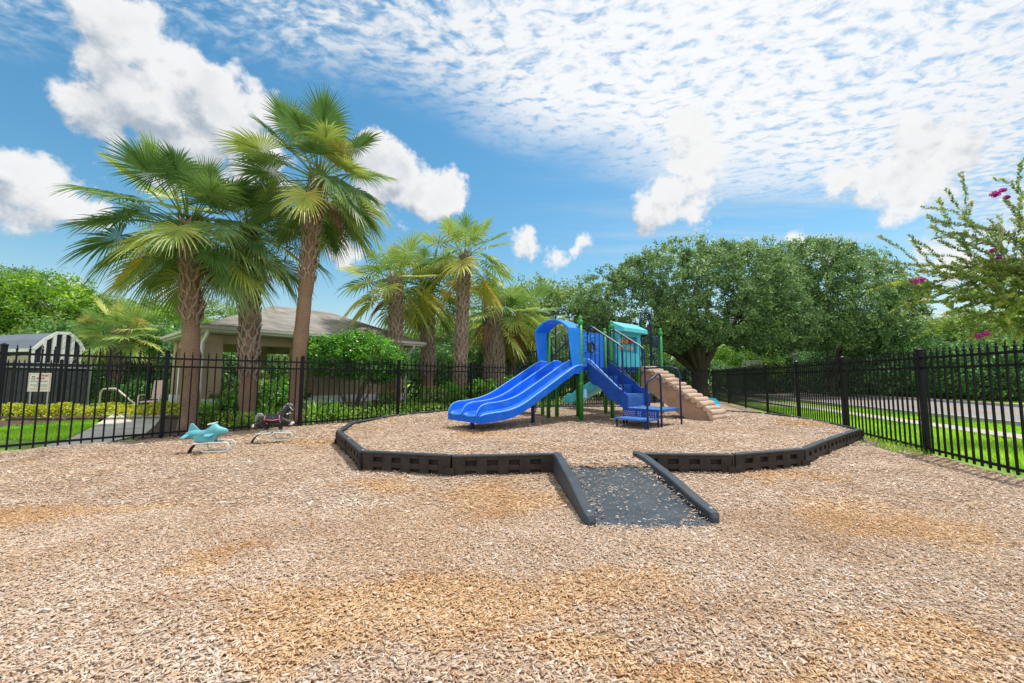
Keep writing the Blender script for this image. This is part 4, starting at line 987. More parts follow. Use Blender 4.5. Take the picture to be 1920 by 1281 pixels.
for (pr, px, y, sx, sz, rz_, l) in [
    (protoA, 15, 22, 1.15, 1.00, .3, 'bright green leafy tree at the left edge, above the grey canopy'),
    (protoA, 95, 24, 1.2, 1.10, 1.9, 'bright green leafy tree right behind the striped gable'),
    (protoA, 175, 27, 1.15, .98, 4.0, 'bright green tree between the striped gable and the low flowering palm'),
    (protoB, 120, 21, 1.1, .70, 2.2, 'low bushy tree under the bright trees behind the shelter'),
    (protoB, 235, 26, 1.3, 1.0, .8, 'loose leaved tree directly behind the low flowering palm'),
    (protoB, 300, 25, 1.2, 1.02, 3.2, 'loose leaved tree left of the left tall palm trunk'),
    (protoA, 330, 23, .9, .80, 5.1, 'small bright tree between the low flowering palm and the pavilion'),
    (protoB, 400, 30, 1.25, 1.12, .4, 'hazy green tree above the left end of the pavilion roof'),
    (protoA, 455, 34, 1.2, 1.0, 2.4, 'bright tree top showing left of the pavilion ridge'),
    (protoB, 500, 21, .85, .6, 2.7, 'low green tree seen through the open bay of the pavilion'),
    (protoB, 820, 27, 1.3, .85, 1.1, 'soft green tree between the dark trunked palm and slender palm'),
    (protoB, 880, 25, 1.2, .82, 3.9, 'soft green tree behind the slender scaly palm'),
    (protoB, 945, 29, 1.3, 1.23, 5.0, 'grey green tree above the stout palm'),
    (protoB, 1010, 27, 1.3, 1.30, .2, 'grey green tree above the hood of the blue slide'),
    (protoB, 1075, 29, 1.3, 1.34, 2.0, 'grey green tree between the blue hood and the large oak'),
    (protoB, 1040, 23, 1.0, .75, 4.4, 'low dense tree directly behind the hooded deck'),
    (protoB, 1130, 25, .95, .72, 1.2, 'low dense tree behind the turquoise roof'),
    (protoA, 1235, 31, 1.1, .62, 3.0, 'bright low tree seen under the oak, left of the forked trunk'),
    (protoA, 1395, 33, 1.1, .66, .9, 'bright low tree seen under the oak, right of the forked trunk'),
    (protoA, 1500, 37, 1.4, .90, 2.9, 'yellow green tree behind the street lamp'),
    (protoB, 1640, 36, 1.3, 1.0, 5.5, 'grey green tree at the right end of the second oak'),
    (protoB, 1715, 30, 1.3, .95, 1.7, 'mid green tree above the row of fence spears, left of the pink blossoms'),
    (protoA, 1780, 29, 1.2, .82, 4.1, 'bright tree behind the tallest right fence post'),
    (protoB, 1850, 27, 1.4, .98, 2.5, 'mid green tree behind the lower myrtle branches'),
    (protoA, 1935, 27, 1.3, .92, .6, 'leafy tree at the far right edge across the road'),
    (protoB, 2060, 26, 1.3, 1.0, .6, 'leafy tree just outside the right edge across the road'),
    (protoB, -90, 22, 1.3, 1.1, .6, 'leafy tree just outside the left edge'),
    (protoC, 1425, 36, 1.3, 1.15, 0, 'dark shrub mass at the far bend of the road'),
    (protoC, 1500, 33, 1.3, 1.2, 3.1, 'dark shrub mass behind the street lamp pole'),
    (protoC, 1575, 30, 1.3, 1.2, .4, 'dark shrub across the road behind the second fence post'),
    (protoC, 1640, 28, 1.25, 1.2, 3.4, 'dark shrub across the road behind the white marker posts'),
    (protoC, 1710, 26, 1.2, 1.2, .2, 'dark shrub across the road behind the tallest fence post'),
    (protoC, 1785, 24.5, 1.2, 1.2, 2.9, 'dark shrub across the road right of the tallest fence post'),
    (protoC, 1860, 23.5, 1.2, 1.2, .3, 'dark shrub across the road near the right edge'),
    (protoC, 1950, 22.5, 1.2, 1.2, 3.3, 'dark shrub across the road cut by the right edge'),
    (protoC, 760, 19, 1.0, .9, .3, 'dark shrub behind the right end of the pavilion'),
    (protoC, 880, 21.5, 1.2, 1.0, 2.8, 'dark shrub behind the slender scaly palm'),
    (protoC, 1290, 29, 1.4, .9, .5, 'dark shrub behind the oak trunk'),
    (protoC, 1000, 22, 1.1, 1.1, .5, 'dark shrub behind the middle of the back fence'),
    (protoC, 200, 19, 1.3, 1.2, .5, 'dark shrub mass behind the pool handrail'),
    (protoC, 300, 18.5, 1.3, 1.2, 2.5, 'dark shrub mass behind the pink chair'),
    (protoC, 410, 19.5, 1.2, 1.0, 1.5, 'dark shrub behind the open bay of the pavilion')]:
    place(pr, px, y, sx, sz, l, rz_)
b = AT(22, 700, 34)
tree('pine_tree', (b.x, 34, 0), [(0, 0, 9.2, 1.6, 1.6, .8), (-1.2, 0, 8.4, 1.5, 1.5, .7), (1.0, 0, 8.3, 1.1, 1.3, .6), (-.5, 0, 7.3, 1.8, 1.5, .6)], 260, 40, .16, .3, 'oak', 'tall dark pine top rising over the bright trees at the left edge', (.18, 6.5), 5, 4, hollow=.5)
# wood continuing behind everything, one mass
def wood():
    n = 42000; a = rng.random(n)
    ang = -1.0+2.0*a; rr = 44+rng.random(n)*3
    x = np.sin(ang)*rr*1.35; y = np.cos(ang)*rr*.95+2
    top = 4.6+2.2*vnoise(ang*18, ang*0, 1.)+1.2*vnoise(ang*60, ang*0+3, 1.)
    z = top*rng.random(n)**.7
    P = np.stack([x, y, z], 1)
    nr = np.stack([-np.sin(ang), -np.cos(ang), np.full(n, .8)], 1)
    o = np_mesh('wood', leaf_arrays(P, .55, nr, .6), np.arange(n*4).reshape(-1, 4), M['mid'], tint=np.clip(rng.normal(.45, .15, n)+.6*(vnoise(ang*22, z, .6)-.5), 0, 1))
    tag(o, 'distant belt of green woodland closing the horizon', 'wood', kind='stuff')
wood()
# ------------------------------------------------------------------ CREPE MYRTLE
my = 7.6; mb_ = AT(1990, 700, my)
mt = empty('crepe_myrtle_tree', (mb_.x, my, 0), 0, 'crepe myrtle with fine twigs and magenta blossoms hanging over the right fence', 'tree')
br = MB(); MV = []; MT = []; fl = []
def twig(a, b, r0, leaves=True, dens=150, sub=0, size=.056):
    a = Vector(a); b = Vector(b); L = (b-a).length; mid = a.lerp(b, .5)+Vector((random.gauss(0, .04), random.gauss(0, .07), .12*L))
    br.tube([a, mid, b], [r0, r0*.6, r0*.2], 5)
    d = (b-a).normalized(); s = d.orthogonal().normalized(); u = d.cross(s)
    if leaves:
        n = int(L*dens)
        for i in range(n):
            t = .12+.88*i/n; p = (a.lerp(mid, t*2) if t < .5 else mid.lerp(b, t*2-1)); th = (i % 2)*math.pi+random.gauss(0, .6)+i*.12
            o = s*math.cos(th)+u*math.sin(th); lf = (o+d*.45+Vector((0, 0, .15))).normalized(); q = random.uniform(.7, 1.25)*size
            w = d.cross(o).normalized()*q*.34
            tip = p+lf*q; m1 = p+lf*q*.5
            MV.extend([p, m1+w, tip, m1-w]); MT.append(min(1, max(0, random.gauss(.42, .14)+(.35 if random.random() < .08 else 0)+(.15 if t > .9 else 0))))
    if sub:
        for i in range(sub):
            t = random.uniform(.15, .95); p = a.lerp(b, t); dd = (d*1.0+Vector((random.gauss(0, .55), random.gauss(0, .55), random.gauss(.15, .5)))).normalized()
            twig(p, p+dd*L*random.uniform(.22, .45), r0*.4, True, dens, 0, size)
def mp(px, py, dy=0.): 
    p = AT(px, py, my+dy); return p-Vector((mb_.x, my, 0))
for px, py, dy in ((2010, 560, 0), (1985, 600, -.3), (2060, 600, .3)):
    br.tube([(random.uniform(-.1, .1), 0, -.05), (.05, 0, .8), mp(px, py, dy)], [.07, .055, .04], 7)
hubs = [mp(1985, 590), mp(2000, 560, .3), mp(2000, 510, -.2)]
arms = [((1748, 415), 0, 9), ((1760, 452), .2, 9), ((1742, 425), -.2, 6), ((1800, 408), .3, 8), ((1850, 450), 0, 8), ((1722, 508), -.1, 10), ((1708, 545), .2, 9), ((1765, 500), .3, 10), ((1820, 495), .3, 9), ((1720, 570), .5, 9), ((1800, 560), 0, 10), ((1770, 590), .3, 10), ((1850, 560), -.2, 9), ((1880, 600), .3, 9), ((1830, 610), 0, 9), ((1900, 640), .2, 9), ((1860, 400), .9, 0), ((1885, 372), 0, 2), ((1905, 340), 0, 7), ((1895, 410), .2, 5), ((1925, 380), .2, 6), ((1890, 520), 0, 10), ((1780, 545), .5, 9), ((1920, 500), .1, 9), ((1905, 560), .4, 10), ((1750, 620), .7, 8), ((1815, 640), .5, 8), ((1925, 450), 0, 9), ((1940, 590), 0, 10), ((1870, 480), .2, 7)]
for (px, py), dy, sub in arms:
    if sub: twig(random.choice(hubs), mp(px, py, dy), .012, True, 120, sub)
br.build('trunk', M['thinbark'], mt, smooth=True)
np_mesh('leaves', np.array([tuple(v) for v in MV]), np.arange(len(MV)).reshape(-1, 4), M['myrtle'], mt, tint=MT)
for (px, py, r_) in ((1866, 364, .075), (1880, 357, .05), (1888, 370, .045), (1715, 527, .07), (1727, 524, .06), (1863, 470, .06), (1872, 484, .04), (1862, 537, .06), (1836, 630, .06), (1848, 626, .06), (1875, 545, .04)):
    n = 420; d = rng.normal(0, 1, (n, 3)); d /= np.linalg.norm(d, axis=1)[:, None]; c = np.array(mp(px, py))
    P = c+d*r_*np.array([1.15, 1, .75])*rng.random(n)[:, None]**.8*(.75+.6*vnoise(d[:, 0]*2+px, d[:, 2]*2, 2.))[:, None]
    np_mesh('blossom', leaf_arrays(P, .026, d, .8), np.arange(n*4).reshape(-1, 4), M['pinkflower'], mt, tint=rng.random(n))

# ------------------------------------------------------------------ STREET FURNITURE
b = AT(1491, 700, 27.0); hz = AT(1491, 652, 27.0).z
lp = empty('street_lamp', (b.x, 27.0, 0), 0, 'slim grey street lamp with a lantern head on the far verge', 'street lamp')
q_ = MB(); q_.tube([(0, 0, -.1), (0, 0, .6), (0, 0, hz-.5)], [.08, .06, .045], 8); q_.build('pole', M['lampgrey'], lp, smooth=True)
q_ = MB(); q_.lathe([(.06, hz-.52), (.10, hz-.46), (.20, hz-.08), (.22, hz-.06)], (0, 0, 0), 8); q_.build('lantern', M['band'], lp)
q_ = MB(); q_.lathe([(.25, hz-.06), (.14, hz+.03), (.03, hz+.08), (.02, hz+.14)], (0, 0, 0), 8); q_.build('cap', M['lampgrey'], lp)
b = AT(1410, 683, 31.0); bs = empty('notice_board', (b.x, 31.0, 0), R(-12), 'pale blank board standing on one post at the far bend of the road', 'sign')
q_ = MB(); q_.box((-.72, -.02, b.z-.32), (.72, .02, b.z+.32)); q_.build('panel', M['band'], bs, bevel=.01)
q_ = MB(); q_.bar((0, .05, -.1), (0, .05, b.z+.42), .07); q_.build('post', M['fence'], bs)
for px, l in ((1645, 'white marker post across the road, left of the pair'), (1664, 'white marker post across the road, right of the pair')):
    b = G(px, 741); mk = empty('marker_post', (b.x, b.y, 0), 0, l, 'post', 'white marker posts across the road')
    q_ = MB(); q_.bar((0, 0, -.1), (0, 0, .62), .20, .20); q_.build('body', M['white'], mk, bevel=.02)
    q_ = MB(); q_.bar((0, 0, .62), (0, 0, .68), .24, .24); q_.build('cap', M['lampgrey'], mk, bevel=.01)

# ------------------------------------------------------------------ PLAYGROUND STRUCTURE
P1 = G(1090, 791, FLOOR)
pg = empty('play_structure', P1, R(41.2), 'blue, green and turquoise climbing frame with double slide, stairs and log ramp', 'playground')
DZ = 1.17; AX = 1.12; W = .96
def part(mb, name, mat, parent=None, **k): return mb.build(name, M[mat], parent or pg, **k)
posts = [(0, 0, 2.2), (0, W, 2.2), (AX, 0, 2.2), (AX-.07, W, 2.2), (2*AX+.02, 0, 2.2), (2*AX, W+.04, 2.2), (3*AX, 0, 2.2), (3*AX, W+.04, 2.2), (.48, 1.14, .98), (.52, 1.66, .62)]
for (x, y, h) in posts:
    q = MB(); q.tube([(x, y, -.15), (x, y, h-.10)], .047, 16); p_ = part(q, 'green_post', 'green', smooth=False)
    for f in p_.data.polygons: f.use_smooth = len(f.vertices) == 4
    if h > 2:
        q = MB(); q.lathe([(.047, h-.12), (.062, h-.118), (.062, h-.05), (.05, h-.03), (.028, h-.02), (.045, h+.01), (.045, h+.035), (.025, h+.06), (.004, h+.07)], (x, y, 0), 16)
        c_ = q.build('cap', M['green_cap'], p_, smooth=True)
        q = MB(); q.lathe([(.052, DZ-.05), (.055, DZ-.045), (.055, DZ-.005), (.052, DZ)], (x, y, 0), 16); q.build('clamp', M['green_cap'], p_, smooth=True)
q = MB(); q.lathe([(.052, .78), (.056, .785), (.056, .83), (.052, .835)], (0, 0, 0), 16); part(q, 'clamp', 'green_cap', smooth=True)
for i in range(3):
    q = MB(); x0 = .05+i*(AX) if i else .02; q.box((i*AX+.02, .0, DZ-.07), ((i+1)*AX-.02, W+.02, DZ)); part(q, 'deck', 'deckblue', bevel=.008)
# hood (rounded tunnel frame) on the slide face
def arch(yc0, yc1, z0, zs, zt, n=14, inset=0.):
    pts = [(yc0+inset, z0)]
    for i in range(n+1):
        t = i/n; y = yc0+inset+(yc1-yc0-2*inset)*t; e = abs(2*t-1)
        pts.append((y, zs-inset+(zt-zs)*(1-e**2.1)))
    pts.append((yc1-inset, z0)); return pts
outer = arch(-.03, W+.03, DZ-.16, 1.98, 2.20); inner = arch(-.03, W+.03, DZ-.16, 1.98, 2.20, inset=.035)
q = MB(); D1 = .42
n = len(outer); flare = .0
vs = []
for x, ring in ((.0, outer), (-D1, outer), (-D1-.012, arch(-.03, W+.03, DZ-.16, 1.98, 2.20, inset=.018)), (-D1, inner), (0, inner)):
    for (yy_, zz_) in ring:
        k = 1+(.02 if x < -.1 else 0); xx_ = x
        if x < -.1 and zz_ < DZ+.12: xx_ = x+.16*(DZ+.12-zz_)/.28
        vs.append((xx_, yy_, zz_+(0 if x > -.1 else -.0)))
fs = [(r_*n+i, r_*n+i+1, (r_+1)*n+i+1, (r_+1)*n+i) for r_ in range(4) for i in range(n-1)]
q.add(vs, fs); hood = part(q, 'hood', 'sky_blue', smooth=True); 
sm = hood.modifiers.new('edge', 'EDGE_SPLIT'); sm.split_angle = R(40)
q = MB(); q.box((-.03, -.02, DZ-.20), (.0, W+.02, DZ-.06)); part(q, 'slide_sill', 'navy')
# double slide
def sprof(s):
    # height of the bed above mulch at distance s from the deck edge
    pts = [(0, DZ+.01), (.10, DZ+.01), (.22, DZ-.03), (1.70, .40), (1.95, .315), (2.2, .275), (2.72, .25)]
    xs = [p[0] for p in pts]; zs = [p[1] for p in pts]
    return float(np.interp(s, xs, zs))
ss = np.linspace(0, 2.72, 60); bz = np.array([sprof(s) for s in ss])
for _ in range(10): bz[1:-1] = (bz[:-2]+2*bz[1:-1]+bz[2:])/4
wallh = np.interp(ss, [0, .12, .30, .5, 2.0, 2.5, 2.62, 2.69, 2.72], [.05, .12, .20, .22, .22, .215, .19, .13, .07])
def rail_h(k): return bz[k]+wallh[k]
sl = MB()
y0s, y1s = .03, W-.03; mid = (y0s+y1s)/2
def strip3(mb, A, B):
    n = len(A); mb.add(A+B, [(i, i+1, n+i+1, n+i) for i in range(n-1)])
bt = bz-.10
# lanes (rounded channel)
for (ya, yb) in ((y0s+.03, mid-.02), (mid+.02, y1s-.03)):
    cols_ = []
    for t, dz in ((0, 1), (.06, .35), (.16, .05), (.5, 0), (.84, .05), (.94, .35), (1, 1)):
        cols_.append([(-s, ya+(yb-ya)*t, b+dz*w) for s, b, w in zip(ss, bz, wallh)])
    for a, b in zip(cols_[:-1], cols_[1:]): strip3(sl, b, a)
# rail tops and outer skins
for (ya, yb) in ((y0s-.005, y0s+.03), (mid-.02, mid+.02), (y1s-.03, y1s+.005)):
    strip3(sl, [(-s, ya, rail_h(i)+0) for i, s in enumerate(ss)], [(-s, yb, rail_h(i)) for i, s in enumerate(ss)])
ylow = y0s-.10
strip3(sl, [(-s, y0s-.005, rail_h(i)) for i, s in enumerate(ss)], [(-s, y0s-.012, bz[i]+wallh[i]*.42) for i, s in enumerate(ss)])
strip3(sl, [(-s, y0s-.012, bz[i]+wallh[i]*.42) for i, s in enumerate(ss)], [(-s, ylow+.02, bz[i]+wallh[i]*.30) for i, s in enumerate(ss)])
strip3(sl, [(-s, ylow+.02, bz[i]+wallh[i]*.30) for i, s in enumerate(ss)], [(-s, ylow, bz[i]+wallh[i]*.22) for i, s in enumerate(ss)])
strip3(sl, [(-s, ylow, bz[i]+wallh[i]*.22) for i, s in enumerate(ss)], [(-s, ylow+.01, bt[i]) for i, s in enumerate(ss)])
strip3(sl, [(-s, ylow+.01, bt[i]) for i, s in enumerate(ss)], [(-s, y1s+.005, bt[i]) for i, s in enumerate(ss)])
strip3(sl, [(-s, y1s+.005, bt[i]) for i, s in enumerate(ss)], [(-s, y1s+.005, rail_h(i)) for i, s in enumerate(ss)])
e = -ss[-1]; b_ = bz[-1]
sl.add([(e, ylow+.01, bt[-1]), (e, y1s+.005, bt[-1]), (e, y1s+.005, b_+.02), (e, ylow, b_+.02)], [(0, 1, 2, 3)])
slide = part(sl, 'double_slide', 'blue', smooth=True); sm = slide.modifiers.new('edge', 'EDGE_SPLIT'); sm.split_angle = R(38)
for nm, yy_, f in (('rail_edge', y0s+.012, 1), ('rail_edge', mid, 1), ('rail_edge', y1s-.012, 1), ('skirt_edge', ylow+.012, .25)):
    q = MB(); pts = [(-s, yy_, bz[i]+wallh[i]*f+.004) for i, s in enumerate(ss)]
    if f == 1: pts = pts[2:]+[(-ss[-1]-.004, yy_, bz[-1]+.01)]
    q.tube(pts, .0085, 6); q.build(nm, M['edge_blue'], slide, smooth=True)
for (ya, yb) in ((y0s+.04, mid-.03), (mid+.03, y1s-.04)):
    q = MB(); q.tube([(e-.004, ya, b_+.02), (e-.012, (ya+yb)/2, b_+.0), (e-.004, yb, b_+.02)], .018, 8); q.build('exit_lip', M['sky_blue'], slide, smooth=True)
for x, y in ((-2.55, .40), (-1.02, .42)):
    q = MB(); q.bar((x, y, -.12), (x, y, float(np.interp(-x, ss, bt))+.02), .06, .05); q.build('leg', M['navy'], slide)
# stairs
sx0, sx1 = .22, 1.04
def stz(y): return np.interp(-y, [0, .88], [DZ, .58])
q_ = []
for xs_ in (sx0, sx1):
    q = MB(); up = []; lo = []
    for i in range(25):
        t = i/24; y = -t*1.0; z = float(np.interp(t, [0, .9, 1], [DZ+.12, .66, .60]))
        up.append((xs_-.02, y, z)); lo.append((xs_-.02, y, z-.36-.035*math.sin(t*14)+(.12*max(0, .1-t)*10)+.10*max(0, t-.85)*6))
    poly = up+lo[::-1]; n = len(up)
    vs = up+lo+[(x+.04, y, z) for x, y, z in up]+[(x+.04, y, z) for x, y, z in lo]
    fs = [(i, i+1, n+i+1, n+i) for i in range(n-1)]+[(2*n+i, 3*n+i, 3*n+i+1, 2*n+i+1) for i in range(n-1)]+[(i, 2*n+i, 2*n+i+1, i+1) for i in range(n-1)]+[(n+i, n+i+1, 3*n+i+1, 3*n+i) for i in range(n-1)]
    fs += [(0, n, 3*n, 2*n), (n-1, 3*n-1, 4*n-1, 2*n-1)]
    q.add(vs, fs); st_ = part(q, 'stair_stringer', 'deckblue')
    q = MB(); q.tube([(xs_, -.01, DZ+.17), (xs_, -.12, DZ+.12), (xs_, -.80, .72), (xs_, -.88, .70)], .013, 8); q.build('lower_rail', M['edge_blue'] if xs_ == sx0 else M['navy'], st_, smooth=True)
for k, (y, z) in enumerate(((-.03, DZ-.005), (-.31, .975), (-.60, .785), (-.89, .60))):
    q = MB(); q.box((sx0+.03, y-.0, z-.04), (sx1-.03, y+.30, z)); q.box((sx0+.03, y-.004, z-.19 if k < 3 else .35), (sx1-.03, y+.022, z-.04))
    if k == 3:
        for j in range(5): q.box((sx0+.06, y-.010, .385+j*.036), (sx1-.06, y-.0045, .400+j*.036))
    part(q, 'stair_step', 'stepblue' if k == 3 else 'deckblue', bevel=.005)
for xs_ in (sx0, sx1):
    q = MB(); top = [(xs_, -.02, 1.86), (xs_, -.04, 2.0), (xs_, -.10, 2.03), (xs_, -.16, 2.02), (xs_, -.80, 1.62), (xs_, -.88, 1.55), (xs_, -.90, 1.45), (xs_, -.90, -.12)]
    q.tube(top, .017, 8); hr_ = part(q, 'handrail', 'navy', smooth=True)
    q = MB(); q.tube([(x+.0, y, z+.006) for x, y, z in top[3:6]], .0165, 8); q.build('rail_edge', M['lampgrey'], hr_, smooth=True)
    for i in range(7):
        y = -.10-.115*i; zt_ = float(np.interp(-y, [.16, .80], [2.02, 1.62])); zb_ = float(np.interp(-y, [.12, .80], [DZ+.12, .72]))
        q = MB(); q.tube([(xs_, y, zb_), (xs_, y, zt_)], .010, 6); q.build('baluster', M['navy'], hr_, smooth=True)
# transfer platform, bench step, legs, grab rails
q = MB(); q.box((sx0, -1.66, .29), (1.0, -.895, .345)); part(q, 'transfer_platform', 'stepblue', bevel=.008)
q = MB(); q.box((-.26, -1.68, .15), (.20, -1.00, .185)); bench = part(q, 'low_step', 'stepblue', bevel=.008)
q = MB(); q.box((sx0-.012, -1.66, .15), (sx0-.002, -.90, .335)); rp_ = part(q, 'perforated_riser', 'deckblue')
q = MB()
for j in range(3):
    for i in range(16):
        if i in (5, 6, 9): continue
        y = -1.60+.68*i/15; q.box((sx0-.016, y-.009+.008*(j % 2), .20+.034*j), (sx0-.0125, y+.009+.008*(j % 2), .216+.034*j))
q.build('slot', M['chaise'], rp_)
q = MB()
for i in range(4): q.lathe([(.014, 0), (.014, .006), (.006, .01)], (sx0-.004+.0, -1.55+.2*i, .347), 8)
q.build('bolt', M['lampgrey'], rp_)
for x, y, z in ((-.22, -1.64, .16), (-.22, -1.04, .16), (.24, -1.63, .30), (.27, -.93, .30)):
    q = MB(); q.tube([(x, y, -.12), (x, y, z)], .019, 8); part(q, 'leg', 'navy', smooth=True)
q = MB(); q.tube([(-.24, -1.70, -.12), (-.24, -1.70, .80), (-.20, -1.70, .87), (.12, -1.70, 1.0), (.19, -1.70, 1.01), (.235, -1.70, .95), (.24, -1.70, -.12)], .019, 8); part(q, 'grab_rail', 'navy', smooth=True)
q = MB(); q.tube([(1.02, -.90, 1.14), (1.02, -1.50, 1.15), (1.02, -1.62, 1.12), (1.02, -1.68, 1.02), (1.02, -1.69, -.12)], .019, 8); part(q, 'grab_rail', 'navy', smooth=True)
# turquoise shop panel with roof, on the front of the middle bay
q = MB(); X0, X1 = AX+.07, 2*AX-.05
q.box((X0, -.10, DZ+.02), (X1, .015, DZ+.36)); q.box((X0, -.10, DZ+.36), (X0+.13, .015, 2.10)); q.box((X1-.13, -.10, DZ+.36), (X1, .015, 2.10)); q.box((X0+.13, -.10, 1.93), (X1-.13, .015, 2.10))
for i in range(6):
    z = DZ+.10+i*.15; q.lathe([(.001, -.02), (.045, -.018), (.045, .018), (.001, .02)], (X0+.02, 0, z), 10) if False else None
pnl = part(q, 'shop_panel', 'turq', bevel=.012)
q = MB(); q.box((X0+.10, .004, DZ+.34), (X1-.10, .012, 1.95)); q.build('back_board', M['turq'], pnl)
for j in range(3):
    q = MB(); z = DZ+.47+j*.17; q.bar((X0+.13, -.03, z+.0), (X1-.13, -.03, z), .012); ax_ = q.build('axle', M['navy'], pnl)
    for i in range(3):
        mk = [['orange', 'turq_roof', 'tan_block'], ['tan_block', 'orange', 'red'], ['yellow', 'red', 'tan_block']][j][i]
        q = MB(); x = X0+.24+i*.21; 
        q.prism([Vector((x-.075, -.03+.05*math.cos(a+j), z+.062*math.sin(a+j))) for a in [k*math.pi/3 for k in range(6)]], (0, 0, 0), (.15, 0, 0))
        q.build('game_block', M[mk], ax_, bevel=.004)
for x in (X0+.005, X1-.005):
    q = MB(); q.tube([(x+.018*math.sin(k*1.15), -.09, DZ+.05+k*.045) for k in range(20)], .022, 8); q.build('wavy_edge', M['turq_roof'], pnl, smooth=True)
q = MB(); xa, xb = AX+.02, 2*AX-.0
q.add([(xa, .08, 2.02), (xa, .05, 2.27), (xa+.05, -.30, 2.10), (xa+.05, -.31, 2.00), (xb, .08, 2.02), (xb, .05, 2.27), (xb-.03, -.30, 2.10), (xb-.03, -.31, 2.00)],
      [(0, 1, 2, 3), (4, 7, 6, 5), (1, 5, 6, 2), (2, 6, 7, 3), (0, 4, 5, 1), (3, 7, 4, 0)])
part(q, 'shop_roof', 'turq_roof', bevel=.012)
# blue panel with round bubble window at the back of the middle bay
q = MB(); xa, xb = AX+.02, 2*AX-.06; yb_ = W+.03
cx, cz, rr = (xa+xb)/2-.05, 1.72, .115; n = 24
sq = []; ci = []
for k in range(n):
    a = 2*math.pi*k/n+.0001; c, s = math.cos(a), math.sin(a); m_ = max(abs(c)/(abs(xb-xa)/2), abs(s)/.46); sq.append(((xa+xb)/2+c/m_, 1.64+s/m_)); ci.append((cx+rr*c, cz+rr*s))
vs = [(x, yb_-.015, z) for x, z in sq]+[(x, yb_-.015, z) for x, z in ci]+[(x, yb_+.015, z) for x, z in sq]+[(x, yb_+.015, z) for x, z in ci]
fs = []
for k in range(n):
    k2 = (k+1) % n; fs += [(k, k2, n+k2, n+k), (2*n+k, 3*n+k, 3*n+k2, 2*n+k2), (n+k, n+k2, 3*n+k2, 3*n+k), (k, 2*n+k, 2*n+k2, k2)]
q.add(vs, fs); pn2 = part(q, 'activity_panel', 'sky_blue')
q = MB(); q.tube([(cx+(rr+.015)*math.cos(a), yb_-.02, cz+(rr+.015)*math.sin(a)) for a in [2*math.pi*k/24 for k in range(24)]], .022, 8, closed=True); q.build('window_ring', M['navy'], pn2, smooth=True)
q = MB(); q.lathe([(.001, -.03), (.05, -.028), (.05, -.01)], (0, 0, 0), 12) if False else None
def outline(pts, nm='raised_mark'):
    q = MB(); q.tube([(x, yb_-.018, z) for x, z in pts], .0055, 5, closed=True); q.build(nm, M['edge_blue'], pn2, smooth=True)
outline([(xa+.10, 1.24), (xa+.32, 1.24), (xa+.34, 1.28), (xa+.34, 1.36), (xa+.32, 1.40), (xa+.10, 1.40), (xa+.08, 1.36), (xa+.08, 1.28)])
outline([(xa+.14, 1.29), (xa+.28, 1.29), (xa+.28, 1.35), (xa+.14, 1.35)])
outline([(xa+.47, 1.22), (xa+.50, 1.22), (xa+.50, 1.42), (xa+.42, 1.42), (xa+.42, 1.38), (xa+.47, 1.38)])
outline([(cx-.34, 1.56), (cx+.30, 1.56), (cx+.30, 1.60), (cx-.34, 1.60)])
outline([(cx+.24, 1.66), (cx+.34, 1.66), (cx+.34, 1.72), (cx+.28, 1.72), (cx+.28, 1.76), (cx+.34, 1.76), (cx+.34, 1.82), (cx+.24, 1.82)])
outline([(cx-.30, 1.88), (cx-.10, 1.88), (cx-.08, 2.0), (cx-.30, 2.0)]); outline([(cx+.02, 1.90), (cx+.18, 1.94), (cx+.14, 2.02), (cx+.0, 2.0)])
outline([(cx-.36, 1.66), (cx-.22, 1.66), (cx-.22, 1.82), (cx-.30, 1.78), (cx-.36, 1.82)])
# barrier of bars and loop arches on the front of the right bay
x0 = 2*AX+.02; x1 = 3*AX
def loopbar(pts, nm, r=.017, mat='navy'): q = MB(); q.tube(pts, r, 8); return part(q, nm, mat, smooth=True)
def arch_pts(xa, xb, y, z0, zt, n=12):
    r = (xb-xa)/2; return [(xa, y, z0)]+[((xa+xb)/2-r*math.cos(math.pi*i/n), y, zt-r+r*math.sin(math.pi*i/n)) for i in range(n+1)]+[(xb, y, z0)]
loopbar(arch_pts(2.30, 2.80, -.02, DZ-.05, 2.52), 'arch_loop'); loopbar(arch_pts(2.50, 3.00, .06, DZ-.05, 2.66), 'arch_loop')
for xa, xb in ((x0+.05, 2.36), (3.02, x1-.05)):
    fr_ = loopbar([(xa, 0, DZ+.05), (xa, 0, 2.06), (xb, 0, 2.06), (xb, 0, DZ+.05), (xa, 0, DZ+.05)], 'barrier_frame', .013)
    for k in range(1, 3 if xb-xa > .2 else 2):
        x = xa+(xb-xa)*k/3; q = MB(); q.tube([(x, 0, DZ+.05), (x, 0, 2.06)], .009, 6); q.build('bar', M['navy'], fr_, smooth=True)
fr_ = loopbar([(x0+.1, W+.04, DZ+.05), (x0+.1, W+.04, 2.06), (x0+.36, W+.04, 2.06), (x0+.36, W+.04, DZ+.05)], 'barrier_frame', .013)
fr_ = loopbar([(x1, .08, DZ+.05), (x1, .08, 2.06), (x1, W-.06, 2.06), (x1, W-.06, DZ+.05), (x1, .08, DZ+.05)], 'barrier_frame', .013)
for k in range(1, 7):
    y = .08+(W-.14)*k/7; q = MB(); q.tube([(x1, y, DZ+.05), (x1, y, 2.06)], .009, 6); q.build('bar', M['navy'], fr_, smooth=True)
# short grab loops on the posts
for (x, y, s) in ((0.07, -.02, 1), (AX-.07, -.02, -1)):
    loopbar([(x-.02*s, y, 2.02), (x+.05*s, y-.02, 2.02), (x+.10*s, y-.03, 1.95), (x+.10*s, y-.03, 1.62), (x+.13*s, y-.03, 1.52), (x+.04*s, y-.01, 1.46)], 'grab_loop', .012)
q = MB(); q.lathe([(.012, .70), (.04, .66), (.055, .52), (.062, .50)], (.06, -.06, 0), 12); part(q, 'talk_tube', 'edge_blue', smooth=True)
